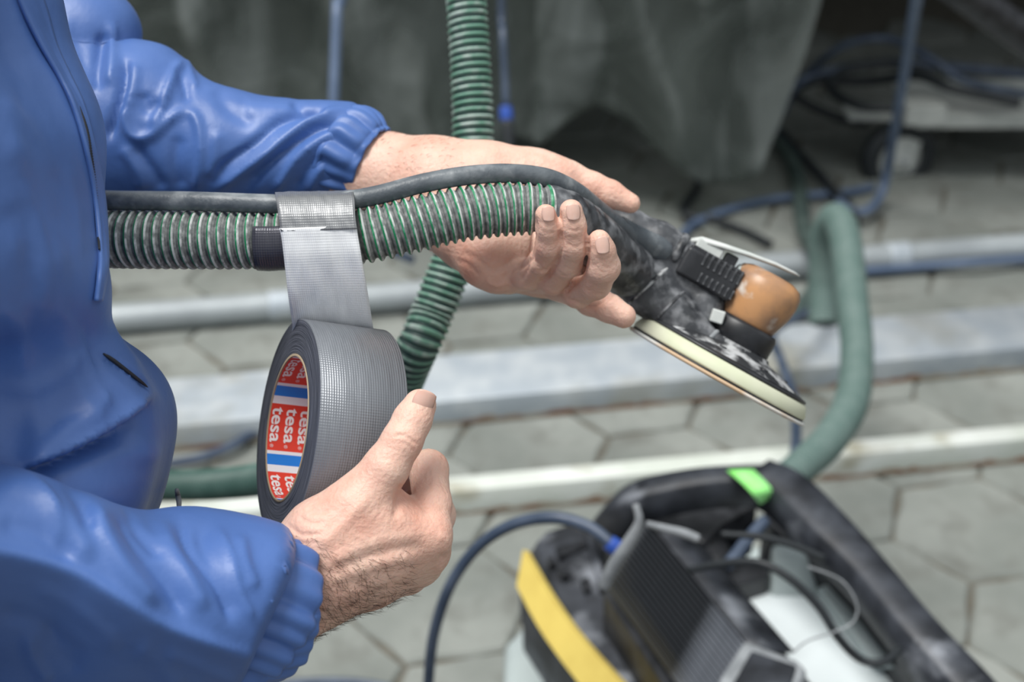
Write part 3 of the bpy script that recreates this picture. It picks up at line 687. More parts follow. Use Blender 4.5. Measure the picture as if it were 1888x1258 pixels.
# cables on the vacuum
vc = tube('cord', [(1270, 1052, 1.42, 7), (1330, 1040, 1.40, 8), (1400, 1038, 1.38, 8), (1460, 1070, 1.37, 8), (1510, 1120, 1.37, 8), (1545, 1175, 1.37, 8), (1585, 1215, 1.38, 8), (1625, 1222, 1.38, 8), (1660, 1198, 1.40, 8)], 'darkrub', vac)
tube('cord', [(1330, 985, 1.38, 6), (1400, 990, 1.38, 7), (1460, 1005, 1.38, 7), (1520, 1030, 1.38, 7)], 'darkrub', vac, n=24)
tube('thin_wire', [(1460, 1205, 1.36, 2), (1490, 1182, 1.36, 2), (1540, 1165, 1.36, 2), (1575, 1145, 1.36, 2), (1578, 1110, 1.36, 2), (1550, 1070, 1.36, 2), (1490, 1045, 1.36, 2)], 'mgrey', vac, seg=8)
tube('brace', [(1340, 1045, 1.46, 12), (1375, 1000, 1.48, 12), (1410, 960, 1.5, 12)], 'navy', vac, n=12)
tag(tube('power_cable', [(788, 1330, 1.50, 10), (790, 1258, 1.48, 10), (800, 1170, 1.45, 10.5), (830, 1080, 1.42, 11), (880, 1010, 1.40, 11), (945, 968, 1.38, 11.5), (1020, 955, 1.36, 12), (1085, 972, 1.35, 12), (1128, 1004, 1.34, 12)], 'navy', n=90),
    'blue-grey cable arching from the bottom edge into the vacuum', 'cable')

#@@FORE
# ================================================================== MAIN HOSE AND CABLE
HP = [-.0003, .0009, .0013, .0014, .0013, .0008, -.0001, -.0006, -.0008, -.0007]
HM = [2, 0, 0, 1, 1, 2, 2, 3, 3, 2]
HOSE = [(-60, 430, .86, 46), (90, 438, .80, 48), (200, 441, .775, 49.5), (350, 443, .765, 49.5), (500, 443, .76, 49), (600, 440, .76, 49), (680, 432, .76, 48.5), (760, 415, .762, 48), (850, 395, .765, 47), (940, 385, .77, 46), (1005, 388, .772, 43), (1030, 396, .775, 41)]
hose = corrugated('vacuum_hose', HOSE, .0050, HP, HM, ['h_green', 'h_light', 'h_grey', 'h_groove'], seg=56)
tag(hose, 'grey ribbed hose with green spiral held by the far hand', 'hose')
cab = tube('air_line', [(-60, 350, .86, 16), (90, 362, .80, 17), (200, 369, .772, 18), (350, 371, .76, 18), (500, 376, .755, 18), (580, 376, .755, 18), (640, 370, .755, 18), (700, 359, .757, 18), (780, 338, .76, 18), (860, 324, .763, 18), (940, 320, .768, 18), (1010, 330, .775, 19), (1060, 355, .79, 19.5), (1100, 388, .815, 20), (1145, 424, .84, 20), (1170, 440, .855, 20)], 'rubber', n=160, seg=24)
tag(cab, 'smooth grey air line taped along the top of the ribbed hose', 'cable')

# ================================================================== SANDER
SD = .88; SK = SD/F
So = pc(1322, 690, SD)
al = math.radians(4)
Uc = np.array([.873, -.488, 0]); Vc = np.array([.488*math.cos(al), .873*math.cos(al), -math.sin(al)]); Wc = np.cross(Uc, Vc)
U3 = RT*Uc[0]+UP*Uc[1]+FW*Uc[2]; V3 = RT*Vc[0]+UP*Vc[1]+FW*Vc[2]; W3 = RT*Wc[0]+UP*Wc[1]+FW*Wc[2]   # W3 points to +depth or -depth
if np.dot(W3, FW) > 0: W3 = -W3                                                                        # toward camera
O3 = W(1322, 690, SD)
def S(u, v, w_=0): return O3+(U3*u+V3*v+W3*w_)*SK
snd = thing('sander', 'dusty black orbital sander with cream disc pad and orange motor cap', 'sander', tuple(S(0, 0)))
def slathe(name, prof, m, seg=64, u=0, v=0, w_=0):
    V, f = lathe_arr([(r*SK, h*SK) for r, h in prof], S(u, v, w_), V3, U3, seg); o = mk(name, V, f, m, snd); fixn(o)
    return o
slathe('sanding_disc', [(0, -7), (180, -7), (183, -4), (182, -1), (176, 0), (0, 0)], 'abrasive')
slathe('pad_seam', [(0, 0), (177, 0), (177, 3), (0, 3)], 'black')
pad = slathe('pad', [(0, 3), (170, 3), (177, 4), (178, 8), (170, 26), (164, 30), (0, 30)], 'cream')
slathe('pad_rim', [(0, 30), (166, 30), (166, 34), (150, 38), (0, 38)], 'black')
slathe('pad_plate', [(0, 36), (146, 36), (140, 40), (112, 50), (74, 60), (70, 66), (0, 66)], 'dusty_plate')
slathe('shroud', [(0, 58), (60, 58), (66, 62), (66, 100), (62, 108), (0, 108)], 'black')
cp = slathe('motor_cap', [(0, 104), (50, 104), (54, 112), (60, 130), (66, 152), (68, 172), (66, 190), (58, 202), (44, 208), (0, 210)], 'copper')
# pad screws and slots around the plate
for k in range(8):
    a_ = math.radians(k*45+15); V, f = lathe_arr([(0, 0), (7*SK, 0), (7*SK, 5*SK), (0, 5*SK)], S(112*math.cos(a_), 46, 112*math.sin(a_)), V3, U3, 12); mk('screw', V, f, 'black', snd)
# housing: implicit body joining grip, dust pipe and vents
def sbox(name, u, v, w_, su, sv, sw, m, bv=3, rot=0):
    c, s_ = math.cos(rot), math.sin(rot); R = np.stack([U3*c+V3*s_, V3*c-U3*s_, W3], 1)
    V, f = box_arr(S(u, v, w_), su*SK, sv*SK, sw*SK, R); o = mk(name, V, f, m, snd); fixn(o); bevel(o, bv*SK, 3); return o
fd = Field([-.02, -.02, -.0], [.01, .01, .01], .01)
sf = Field(np.array([pc(990, 720, .86)[0], pc(1090, 780, .86)[1], .77]), np.array([pc(1440, 0, .90)[0], pc(0, 340, .86)[1], .96]), .0012)
f = sf.new()
def suv(u, v, w_=0): return So+(Uc*u+Vc*v+(-Wc if np.dot(Wc, [0, 0, 1]) > 0 else Wc)*w_)*SK
def schain(f, pts, k=.004, fl=1):
    for a_, b_ in zip(pts[:-1], pts[1:]): sf.cone(f, suv(*a_[:3]), suv(*b_[:3]), a_[3]*SK, b_[3]*SK, k, fl)
schain(f, [(-285, 102, 14, 45), (-230, 88, 20, 48), (-186, 74, 24, 50), (-178, 72, 24, 43), (-130, 58, 34, 41), (-122, 56, 36, 34), (-95, 52, 44, 31), (-40, 42, 58, 25)], .003)   # dust pipe
schain(f, [(-330, 152, 0, 26), (-270, 158, 0, 30), (-215, 160, 0, 34), (-160, 158, 0, 36)], .006)     # grip
schain(f, [(-215, 150, 0, 30), (-190, 105, 0, 40)], .008)
schain(f, [(-130, 135, 0, 34), (-80, 100, 5, 30), (-66, 70, 8, 26)], .008)
Vs, Qs = surface_nets(f, sf.lo, sf.h); Vs = relax(Vs, Qs, 2, .4)
mk('housing', c2w(Vs), Qs, 'dust', snd)
# collars around the dust pipe
def sring(name, p, q, r, m, wd=6):
    a_, b_ = np.array(S(*p)), np.array(S(*q)); d_ = (b_-a_)/np.linalg.norm(b_-a_)
    C = np.array([a_+d_*SK*t for t in np.linspace(-wd, wd, 7)]); rr = r*SK*np.array([.97, 1.0, 1.03, 1.035, 1.03, 1.0, .97]); V, f_ = tube_arrays(C, rr, 40); mk(name, V, f_, m, snd)
sring('collar', (-236, 90, 20), (-190, 76, 24), 51, 'dust', 5)
sring('collar', (-192, 77, 24), (-170, 70, 26), 52, 'dusty_plate', 4)
sring('collar', (-140, 61, 33), (-120, 56, 36), 43, 'dust', 3)
sring('collar', (-50, 44, 56), (-40, 42, 58), 27, 'mgrey', 4)
# vent block with fins
sbox('vent_block', -108, 152, 0, 112, 56, 92, 'black', 7)
sbox('vent_top', -108, 180, 0, 104, 12, 78, 'black', 4)
for k in range(7):
    sbox('vent_fin', -128+k*12, 172, 44, 4.5, 26, 10, 'dust', 1.2)
    sbox('vent_fin', -120+k*11, 138, 46, 4, 18, 6, 'dust', 1.2)
# clamp ring between block and cap
sring('cap_ring', (-62, 156, 0), (-50, 156, 0), 40, 'lgrey', 3)
sring('grip_collar', (-176, 158, 0), (-166, 158, 0), 39, 'dust', 7)
# lever paddle
LV = []
prof = [(-165, 190, 2, 9, 18), (-150, 200, 8, 12, 24), (-110, 209, 0, 10, 30), (-60, 219, 0, 8, 32), (-10, 227, 0, 6, 28), (30, 230, 0, 4, 18), (42, 230, 0, 2, 6)]
for u, v, w_, th, hw in prof:
    for ww, vv in ((-hw, -th/2), (hw, -th/2), (hw, th/2*.2), (hw*.7, th/2), (-hw*.7, th/2), (-hw, th/2*.2)): LV.append(S(u, v+vv, ww))
f_ = [(i*6+k, (i+1)*6+k, (i+1)*6+(k+1) % 6, i*6+(k+1) % 6) for i in range(6) for k in range(6)]+[tuple(range(6)), tuple(range(41, 35, -1))]
fixn(mk('lever', LV, f_, 'lever', snd)); sbox('lever_base', -128, 192, 0, 52, 22, 52, 'lever', 4)
sbox('lever_spring', -84, 194, 8, 24, 20, 26, 'black', 3)
sbox('grey_tab', -58, 92, 50, 24, 24, 18, 'lever', 3, .2)
# air connector where the line enters
tube('connector', [(1140, 418, .842, 21), (1160, 432, .85, 23), (1190, 448, .86, 24), (1222, 462, .868, 22), (1232, 468, .87, 14)], 'rubber', snd, n=30, seg=24)
# rubber sleeve from hose to dust pipe
def rib(t): return 1+.03*np.sin(t*2*math.pi*9)*(t < .35)
tube('hose_sleeve', [(1000, 386, .772, 44), (1020, 390, .774, 47), (1045, 402, .782, 48), (1085, 430, .805, 48), (1125, 468, .832, 49), (1160, 500, .855, 50)], 'dust', snd, n=90, seg=36, rmod=rib)

# ================================================================== TAPE ROLL
RD = .752
ac = np.array([.905, -.125, .405]); ac /= np.linalg.norm(ac)
rc = np.array([0, 0, -1.]); rc = rc-ac*np.dot(rc, ac); rc /= np.linalg.norm(rc)
ec = np.cross(ac, rc)
def c3(v): return RT*v[0]+UP*v[1]+FW*v[2]
Aw, Xw = c3(ac), c3(rc); Yw = np.cross(Aw, Xw)
if np.dot(Yw, UP) > 0: Yw = -Yw                                    # Yw: downwards in the picture
Cf = W(528, 789, RD); RO = .0583; RI = .0382; WD = .0465
roll = thing('tape_roll', 'roll of silver duct tape held in the near hand, strip pulled up', 'tape', tuple(Cf))
Rm = Matrix(((Xw[0], np.cross(Aw, Xw)[0], Aw[0]), (Xw[1], np.cross(Aw, Xw)[1], Aw[1]), (Xw[2], np.cross(Aw, Xw)[2], Aw[2])))
def rollpart(name, prof, mats, mi, parent=roll, seg=160):
    V, f = lathe_arr(prof, (0, 0, 0), (0, 0, 1), (1, 0, 0), seg)
    o = mk(name, V, f, mats, parent, recenter=False, midx=np.repeat(mi, seg)); o.location = (0, 0, 0)
    o.rotation_euler = Rm.to_euler(); fixn(o); return o
e_ = .0006
rollpart('wound_tape', [(RI+.0012, .0), (RI+.004, -.0004), (.045, .0003), (.050, -.0003), (.055, .0002), (RO-e_, 0), (RO, e_), (RO, WD-e_), (RO-e_, WD), (RI+.0012, WD), (RI+.0012, 0)], ['layers', 'tape_roll'], [0, 0, 0, 0, 0, 1, 1, 1, 0, 0])
core = rollpart('core', [(RI, -.0003), (RI+.0013, -.0003), (RI+.0013, WD+.0003), (RI, WD+.0003), (RI, -.0003)], ['core'], [0, 0, 0, 0])
Rf = -Xw                                                            # far side of the bore
def bore(s, phi, r):
    """point on the bore: s along the axis, phi measured from the far side towards picture-down"""
    return Cf+Aw*s+(Rf*math.cos(phi)+Yw*math.sin(phi))*r
def band(name, p0, p1, m, r, lab=None):
    V = []; n = max(3, int(abs(p1-p0)/3)+1)
    for i in range(n):
        ph = math.radians(p0+(p1-p0)*i/(n-1))
        for s in (.0004, WD-.0004): V.append(bore(s, ph, r))
    f = [(2*i, 2*i+1, 2*i+3, 2*i+2) for i in range(n-1)]
    o = mk(name, V, f, m, core_root); return o
core_root = core; core_root_loc = None
def mkroll(name, V, f, m, parent):
    """parts under the rotated core: store vertices in its local frame"""
    V = np.asarray(V, float)-Cf; B = np.stack([Xw, np.cross(Aw, Xw), Aw], 1)
    o = mk(name, V@B, f, m, None, recenter=False, smooth=False); o.parent = parent; o.location = (0, 0, 0); return o
tcv = bpy.data.curves.new('t', 'FONT'); tcv.body = 'tesa'; tcv.size = 1; tcv.offset = .018; tcv.resolution_u = 4
to = bpy.data.objects.new('t', tcv); COL.objects.link(to)
rcv = bpy.data.curves.new('r', 'FONT'); rcv.body = '\u00ae'; rcv.size = 1; rcv.resolution_u = 2
ro = bpy.data.objects.new('r', rcv); COL.objects.link(ro)
bpy.context.view_layer.update(); dg = bpy.context.evaluated_depsgraph_get()
def tmesh(o):
    me = bpy.data.meshes.new_from_object(o.evaluated_get(dg)); b = bmesh.new(); b.from_mesh(me); bmesh.ops.triangulate(b, faces=b.faces)
    v = np.array([x.co[:2] for x in b.verts]); f = [[x.index for x in q.verts] for q in b.faces]; b.free(); return v, f
tv, tf = tmesh(to); rv, rf = tmesh(ro)
bpy.data.objects.remove(to); bpy.data.objects.remove(ro)
tx0, tx1 = tv[:, 0].min(), tv[:, 0].max(); xh = tv[:, 1].max()
rr_ = RI-.0002
for k in range(6):
    b0 = -17+60*k+2
    V = []; segs = ((b0, b0+40, 'red', 'print_panel'), (b0+40, b0+43, 'pwhite', 'print_band'), (b0+43, b0+53, 'pblue', 'print_band'), (b0+53, b0+60, 'pwhite', 'print_band'))
    for p0, p1, m, nm in segs:
        V = []; n = max(3, int((p1-p0)/2)+1)
        for i in range(n):
            ph = math.radians(p0+(p1-p0)*i/(n-1))
            for s in (.0004, WD-.0004): V.append(bore(s, ph, rr_))
        mkroll(nm, V, [(2*i, 2*i+1, 2*i+3, 2*i+2) for i in range(n-1)], m, core)
    if not (-100 < b0 < 80 or b0 > 260): continue
    for c_ in range(5):
        Vt = []; sc = math.radians(30)*RI/(tx1-tx0); s0 = .0016+c_*.0080
        for x, y in tv: Vt.append(bore(s0+y*sc*.80, math.radians(b0+3.0)+(x-tx0)*sc/RI, rr_-.00025))
        if s0+xh*sc*.80 > WD: continue
        mkroll('lettering', Vt, tf, 'logo', core)
        Vt = [bore(s0+.0002+y*.0028, math.radians(b0+34.5)+x*.0028/RI, rr_-.00025) for x, y in rv]
        mkroll('lettering', Vt, rf, 'logo', core)

# pulled strip, wrap on the hose, earlier patch
def ribbon(name, rows, m, parent, nu=24, nv=70, wob=.0, off=.0, wrinkle=0):
    """rows: (lx,ly,lD, rx,ry,rD) left and right edge of the band at successive stations"""
    L = np.array([W(r[0], r[1], r[2]) for r in rows]); R_ = np.array([W(r[3], r[4], r[5]) for r in rows])
    A_, LL = spline(np.hstack([(L+R_)/2, L, R_]), nv); V = []; uv = []
    for j in range(nv):
        a_, b_ = A_[j, 3:6], A_[j, 6:9]; tdir = A_[min(j+1, nv-1), :3]-A_[max(j-1, 0), :3]; n = np.cross(b_-a_, tdir); n /= np.linalg.norm(n)
        if np.dot(n, CAM-a_) < 0: n = -n
        for i in range(nu):
            t = i/(nu-1); y = LL*j/(nv-1)
            dz = wob*(math.sin(t*5+j*.05)*.5+math.sin(t*17-j*.21+1)*.16)+wrinkle*(math.sin(t*60+j*.9+3*math.sin(j*.3))*.5+math.sin(t*33-j*.7))*.5
            V.append(a_+(b_-a_)*t+n*(dz+off)); uv.append((t*.05, y))
    f = np.array([(j*nu+i, j*nu+i+1, (j+1)*nu+i+1, (j+1)*nu+i) for j in range(nv-1) for i in range(nu-1)])
    o = mk(name, V, f, m, parent, uv=uv); so = o.modifiers.new('thick', 'SOLIDIFY'); so.thickness = .0003; so.offset = 0; return o
ribbon('tape_strip', [(515, 421, .7375, 657, 416, .7375), (519, 440, .738, 660, 436, .738), (524, 480, .740, 667, 476, .740), (531, 540, .747, 678, 540, .750), (537, 585, .757, 687, 596, .765), (539, 606, .764, 691, 620, .776), (534, 640, .778, 688, 655, .790)], 'tape_strip', roll, wob=.0011)
ribbon('tape_wrap', [(506, 372, .782, 650, 366, .782), (506, 359, .774, 650, 353, .774), (507, 357, .760, 651, 352, .760), (508, 364, .7475, 652, 359, .7475), (510, 376, .7425, 654, 372, .7425), (513, 396, .7392, 655, 392, .7392), (516, 416, .738, 657, 412, .738), (518, 427, .7375, 659, 423, .7375)], 'tape_wrap', roll, wob=.0005, nv=50, wrinkle=.00018, off=.0003)
# darker patch around hose underside (arc about the hose axis)
def arc_patch(name, x0, x1, a0, a1, rpx, m, parent):
    V = []; uv = []; nu, nv = 20, 26
    for j in range(nv):
        a_ = math.radians(a0+(a1-a0)*j/(nv-1))
        for i in range(nu):
            px = x0+(x1-x0)*i/(nu-1); cy = np.interp(px, [500, 600, 680], [443, 440, 432]); Dc = .76; r = (rpx+.5*math.sin(i*1.3+j*.4))*Dc/F
            c = W(px, cy, Dc); V.append(c+r*(-FW*math.cos(a_)-UP*math.sin(a_))); uv.append((px*Dc/F, a_*r))
    f = np.array([(j*nu+i, j*nu+i+1, (j+1)*nu+i+1, (j+1)*nu+i) for j in range(nv-1) for i in range(nu-1)])
    o = mk(name, V, f, m, parent, uv=uv); so = o.modifiers.new('thick', 'SOLIDIFY'); so.thickness = .0004; so.offset = 1; return o
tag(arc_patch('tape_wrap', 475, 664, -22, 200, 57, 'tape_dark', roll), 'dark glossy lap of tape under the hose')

#@@PERSON
# ================================================================== PERSON
parts_V, parts_F = [], []; nb = 0
def hand_mesh(lo, hi, h, palm, fingers, feats, kpalm=.008, kf=.0055, kg=.0012, extra=()):
    """palm: list of chains; fingers: list of chains (each joined to the palm, but creased against one another)"""
    Fd = Field(lo, hi, h); P = Fd.new()
    for ch in palm: chain(Fd, P, ch, kpalm)
    out = P.copy()
    for ch in fingers:
        g = Fd.new(); chain(Fd, g, ch, .003); out = smin(out, smin(P, g, kf), kg)
    V, Q = surface_nets(out, Fd.lo, h); V = relax(V, Q, 3, .5); N = vnormals(V, Q); V = detail(V, N, feats)
    return relax(V, Q, 1, .3), Q
def lohi(x0, x1, y0, y1, d0, d1):
    a_ = np.array([pc(x0, y1, d1 if x0 < 944 else d0)[0], pc(x0, y1, d1 if y1 > 629 else d0)[1], d0])
    b_ = np.array([pc(x1, y0, d1 if x1 > 944 else d0)[0], pc(x1, y0, d1 if y0 < 629 else d0)[1], d1]); return a_, b_
# ---- near hand (right hand): back of hand to the camera, thumb up over the roll
nf_feats = [
    ('r', [(722, 806), (745, 803), (772, 822)], 3.0, -.9), ('r', [(716, 818), (745, 818), (766, 834)], 2.5, -.5), ('r', [(700, 845), (724, 850), (742, 868)], 3, -.35),
    ('r', [(742, 892), (736, 925), (728, 958)], 8, -1.5), ('r', [(752, 908), (775, 925), (790, 950)], 6, -.8),
    ('r', [(790, 850), (800, 878), (802, 905)], 8, .5),
    ('r', [(520, 985), (545, 1000), (575, 1003)], 4, -.8), ('r', [(530, 968), (555, 985), (590, 985)], 4, -.9), ('r', [(548, 950), (572, 965), (600, 962)], 4, -.7), ('r', [(565, 935), (588, 945), (610, 940)], 4, -.5), ('r', [(512, 1000), (535, 1020), (560, 1040)], 5, -.6),
    ('r', [(590, 1010), (640, 960), (680, 915)], 10, .9), ('r', [(600, 1040), (690, 1000), (780, 985)], 12, 1.0), ('r', [(600, 1075), (700, 1040), (785, 1025)], 10, .8), ('r', [(600, 1055), (700, 1020), (780, 1005)], 7, -.6),
    ('r', [(650, 985), (690, 1010), (700, 1060)], 4, .4), ('r', [(620, 1105), (700, 1075), (770, 1058)], 8, .5),
    ('r', [(808, 985), (826, 1000), (822, 1020)], 7, .7), ('r', [(800, 1040), (812, 1050), (804, 1068)], 5, .5), ('r', [(810, 1024), (822, 1030)], 4, -.8)]
lo, hi = lohi(430, 880, 680, 1240, .62, .85)
V1, Q1 = hand_mesh(lo, hi, .0010,
    [[(420, 1150, .685, 92), (520, 1100, .692, 88), (590, 1050, .694, 84), (650, 1010, .698, 74), (700, 985, .705, 62)],
     [(560, 1040, .690, 72), (600, 992, .690, 70), (660, 935, .690, 52), (690, 900, .692, 40)],
     [(610, 1010, .690, 60), (700, 975, .694, 50), (792, 988, .702, 39)],
     [(620, 1045, .690, 60), (710, 1020, .697, 48), (790, 1018, .712, 38)],
     [(610, 1075, .694, 60), (700, 1050, .704, 44), (775, 1043, .722, 35)],
     [(590, 1090, .70, 62), (680, 1072, .712, 44), (752, 1062, .732, 31)],
     [(690, 915, .70, 34), (745, 955, .705, 34)], [(700, 960, .735, 50), (620, 1010, .735, 58)]],
    [[(672, 915, .690, 48), (712, 862, .689, 42), (742, 812, .690, 37), (760, 775, .694, 35), (774, 748, .697, 31)],
     [(792, 985, .702, 38), (796, 930, .712, 36), (790, 866, .728, 36), (762, 876, .748, 28), (738, 896, .762, 25)],
     [(788, 1018, .713, 37), (806, 950, .74, 33), (795, 890, .765, 31), (755, 880, .785, 27), (730, 890, .80, 24)],
     [(773, 1043, .722, 35), (795, 985, .755, 32), (785, 925, .785, 29), (745, 905, .81, 25)],
     [(752, 1062, .732, 31), (775, 1020, .765, 28), (765, 960, .79, 26), (735, 945, .812, 22)]], nf_feats)
# ---- far hand (left hand): palm towards the camera, fingers hooked up over the hose from below
ff_feats = [
    ('r', [(1031, 385), (1033, 430), (1033, 465), (1018, 498), (998, 522)], 3.2, -1.9), ('r', [(1081, 425), (1083, 470), (1076, 502), (1052, 528), (1035, 542)], 3.4, -2.4),
    ('r', [(987, 400), (984, 445), (975, 480), (950, 500)], 4, -1.8), ('r', [(1045, 552), (1085, 566), (1112, 556), (1138, 535)], 3.2, -2.0), ('r', [(925, 515), (945, 500), (960, 478)], 4, -1.2),
    ('r', [(985, 505), (1000, 500), (1012, 490)], 10, .5),
    ('r', [(850, 465), (880, 478), (905, 500)], 5, -.8), ('r', [(842, 480), (862, 488), (885, 510)], 4, -.7), ('r', [(905, 500), (930, 490), (955, 470)], 5, -1.1), ('r', [(960, 520), (975, 490), (985, 470)], 4, -1.0),
    ('r', [(895, 515), (915, 527), (935, 520)], 4, .8), ('r', [(990, 500), (1005, 498), (1018, 488)], 3, -.9), ('r', [(996, 512), (1012, 510), (1024, 500)], 2.5, -.5), ('r', [(1030, 512), (1045, 520), (1066, 512)], 3, -.7), ('r', [(985, 478), (996, 492), (1008, 502)], 3, -.8), ('r', [(1030, 500), (1040, 510), (1052, 508)], 3, -.6),
    ('r', [(1000, 428), (1012, 431), (1026, 428)], 3, -.5), ('r', [(1044, 422), (1058, 426), (1072, 422)], 3, -.5), ('r', [(1046, 450), (1060, 455), (1076, 450)], 3, -.4), ('r', [(1098, 476), (1112, 480), (1126, 474)], 3, -.5),
    ('r', [(1015, 285), (1040, 300), (1060, 320)], 8, .8), ('r', [(900, 275), (960, 285), (1010, 300)], 10, .6), ('r', [(1120, 345), (1130, 352), (1126, 366)], 3, -.4), ('r', [(1128, 345), (1138, 354), (1134, 368)], 3, -.35)]
lo, hi = lohi(600, 1230, 220, 640, .70, .92)
V2, Q2 = hand_mesh(lo, hi, .0010,
    [[(560, 316, .862, 58), (660, 318, .857, 66), (710, 326, .855, 77), (800, 345, .848, 87), (880, 365, .845, 92)],
     [(800, 350, .848, 86), (900, 345, .845, 78), (985, 340, .842, 62), (1030, 335, .838, 42)],
     [(820, 390, .84, 76), (880, 430, .828, 72), (930, 468, .82, 66)],
     [(868, 440, .815, 46), (900, 480, .810, 48), (922, 498, .810, 40)],
     [(930, 430, .84, 60), (1010, 440, .84, 60), (1060, 480, .838, 50)],
     [(940, 495, .832, 44), (1000, 505, .836, 38), (1060, 520, .836, 36)]],
    [[(940, 508, .820, 34), (974, 508, .796, 27), (1000, 480, .770, 24.5), (1013, 450, .754, 26), (1010, 420, .746, 22), (1006, 396, .742, 20)],
     [(985, 512, .820, 30), (1020, 516, .790, 27), (1046, 486, .766, 26), (1058, 450, .751, 28), (1056, 416, .744, 24), (1053, 389, .741, 22)],
     [(1025, 525, .822, 30), (1066, 540, .796, 28), (1098, 524, .772, 28), (1113, 492, .755, 30), (1110, 462, .748, 24), (1105, 444, .745, 21)],
     [(1045, 515, .825, 32), (1090, 552, .812, 30), (1122, 568, .806, 26), (1150, 583, .802, 23)],
     [(1000, 330, .842, 50), (1050, 332, .838, 33), (1092, 345, .836, 27), (1125, 358, .835, 25), (1162, 375, .834, 19)]], ff_feats, kf=.0035, kg=.0005)
body_V = [c2w(V1), c2w(V2)]; body_F = [Q1, Q2+len(V1)]
# forearms and upper arms inside the sleeves
def armtube(pts):
    P = np.array([[*W(a_, b_, d_), r_*d_/F] for a_, b_, d_, r_ in pts]); C, _ = spline(P, 24); T, N, B = frames(C); th = np.arange(16)*math.pi/8
    V = (C[:, None, :3]+C[:, 3][:, None, None]*(np.cos(th)[None, :, None]*N[:, None]+np.sin(th)[None, :, None]*B[:, None])).reshape(-1, 3)
    q = np.array([(i*16+j, (i+1)*16+j, (i+1)*16+(j+1) % 16, i*16+(j+1) % 16) for i in range(23) for j in range(16)]); return V, q
for pts in ([(500, 1108, .69, 70), (300, 1120, .67, 75), (100, 1080, .65, 80), (-150, 1050, .62, 95), (-350, 800, .56, 140), (-420, 300, .56, 160)], [(640, 318, .858, 60), (450, 290, .865, 76), (250, 270, .875, 80), (50, 180, .88, 85), (-200, 60, .86, 80)]):
    v_, q_ = armtube(pts); n0 = sum(len(x) for x in body_V); body_V.append(v_); body_F.append(q_+n0)
person = mk('person', np.vstack(body_V), np.vstack(body_F), 'skin')
tag(person, 'person in a blue jacket taping a hose with both hands', 'person')

# fingernails
def nail(px, py, D, dx, dy, wpx, lpx, nx=0.0, nz=0.0):
    """plate on a fingertip, pointing along (dx,dy) in the picture; normal leans by (nx,nz) from the camera direction"""
    c = W(px, py, D); t = RT*dx-UP*dy; t /= np.linalg.norm(t)
    n = -FW+RT*nx+UP*nz; n = n-t*np.dot(n, t); n /= np.linalg.norm(n); s = np.cross(t, n); k = D/F; V = []; nu, nv = 11, 13
    for j in range(nv):
        v = j/(nv-1)*2-1
        for i in range(nu):
            u = i/(nu-1)*2-1
            su = u*math.sqrt(max(0, 1-.30*v*v)) if v > 0 else u*math.sqrt(max(0, 1-.42*v*v))
            lv = v*(1-.18*u*u)
            V.append(c+s*(su*wpx/2*k)+t*(lv*lpx/2*k)-n*((su**2)*wpx*.20*k+(lv**2)*lpx*.05*k))
    f = np.array([(j*nu+i, j*nu+i+1, (j+1)*nu+i+1, (j+1)*nu+i) for j in range(nv-1) for i in range(nu-1)])
    o = mk('fingernail', V, f, 'nail', person); so = o.modifiers.new('thick', 'SOLIDIFY'); so.thickness = .0005; so.offset = 0; return o
def front(V, px, py, rad=5):
    x = 944+V[:, 0]/V[:, 2]*F; y = 629-V[:, 1]/V[:, 2]*F; m = np.hypot(x-px, y-py) < rad
    return V[m, 2].min() if m.any() else None
def nail_on(V, px, py, dx, dy, wp, lp, nx=0, nz=0):
    D = front(V, px, py, 5)
    if D: nail(px, py, D-.0002, dx, dy, wp, lp, nx, nz)
nail_on(V1, 783, 742, .42, -.9, 42, 44, .45, .15)
nail_on(V2, 1012, 394, -.06, -1, 25, 29, .2, .1)
nail_on(V2, 1058, 391, -.06, -1, 27, 31, .2, .1)
nail_on(V2, 1112, 452, -.12, -1, 27, 33, .2, .1)

# forearm hair (uncountable)
def hair(name, V, Q, region, dirv, count, ln, seed):
    rs = np.random.default_rng(seed); N = vnormals(V, Q); x = 944+V[:, 0]/V[:, 2]*F; y = 629-V[:, 1]/V[:, 2]*F
    sel = np.argwhere(region(x, y) & (N[:, 2] < .35)).ravel(); cv = bpy.data.curves.new(name, 'CURVE'); cv.dimensions = '3D'; cv.bevel_depth = .00008; cv.bevel_resolution = 0
    for i in rs.choice(sel, min(count, len(sel)), replace=False):
        p = V[i]; n = N[i]; d = np.array([dirv[0]+rs.normal(0, .35), dirv[1]+rs.normal(0, .35), rs.normal(0, .2)]); d -= n*np.dot(d, n); d /= np.linalg.norm(d); l = ln*rs.uniform(.5, 1.2)
        pts = np.array([p-n*.0003, p+n*.0007+d*l*.35, p+n*.0010+d*l*.7+np.array([0, -1, 0])*l*.05, p+n*.0008+d*l+np.array([0, -1, 0])*l*.14])
        s = cv.splines.new('POLY'); s.points.add(3); s.points.foreach_set('co', np.hstack([c2w(pts)-np.array(person.location), np.ones((4, 1))]).ravel())
        for k, r in enumerate((1, .85, .6, .2)): s.points[k].radius = r
    o = bpy.data.objects.new(name, cv); COL.objects.link(o); cv.materials.append(M['hair']); o.parent = person; o['kind'] = 'stuff'; return o
hair('arm_hair', V1, Q1, lambda x, y: (x > 520) & (x < 760) & (y > 985+(x-520)*.12) & (RNG.random(len(x)) < np.clip(1.15-np.hypot(x-590, (y-1090)*1.2)/190, 0.03, 1)), (.75, -.45), 1000, .008, 5)
hair('arm_hair', V2, Q2, lambda x, y: (x > 695) & (x < 850) & (y < 330), (.9, .1), 90, .004, 6)

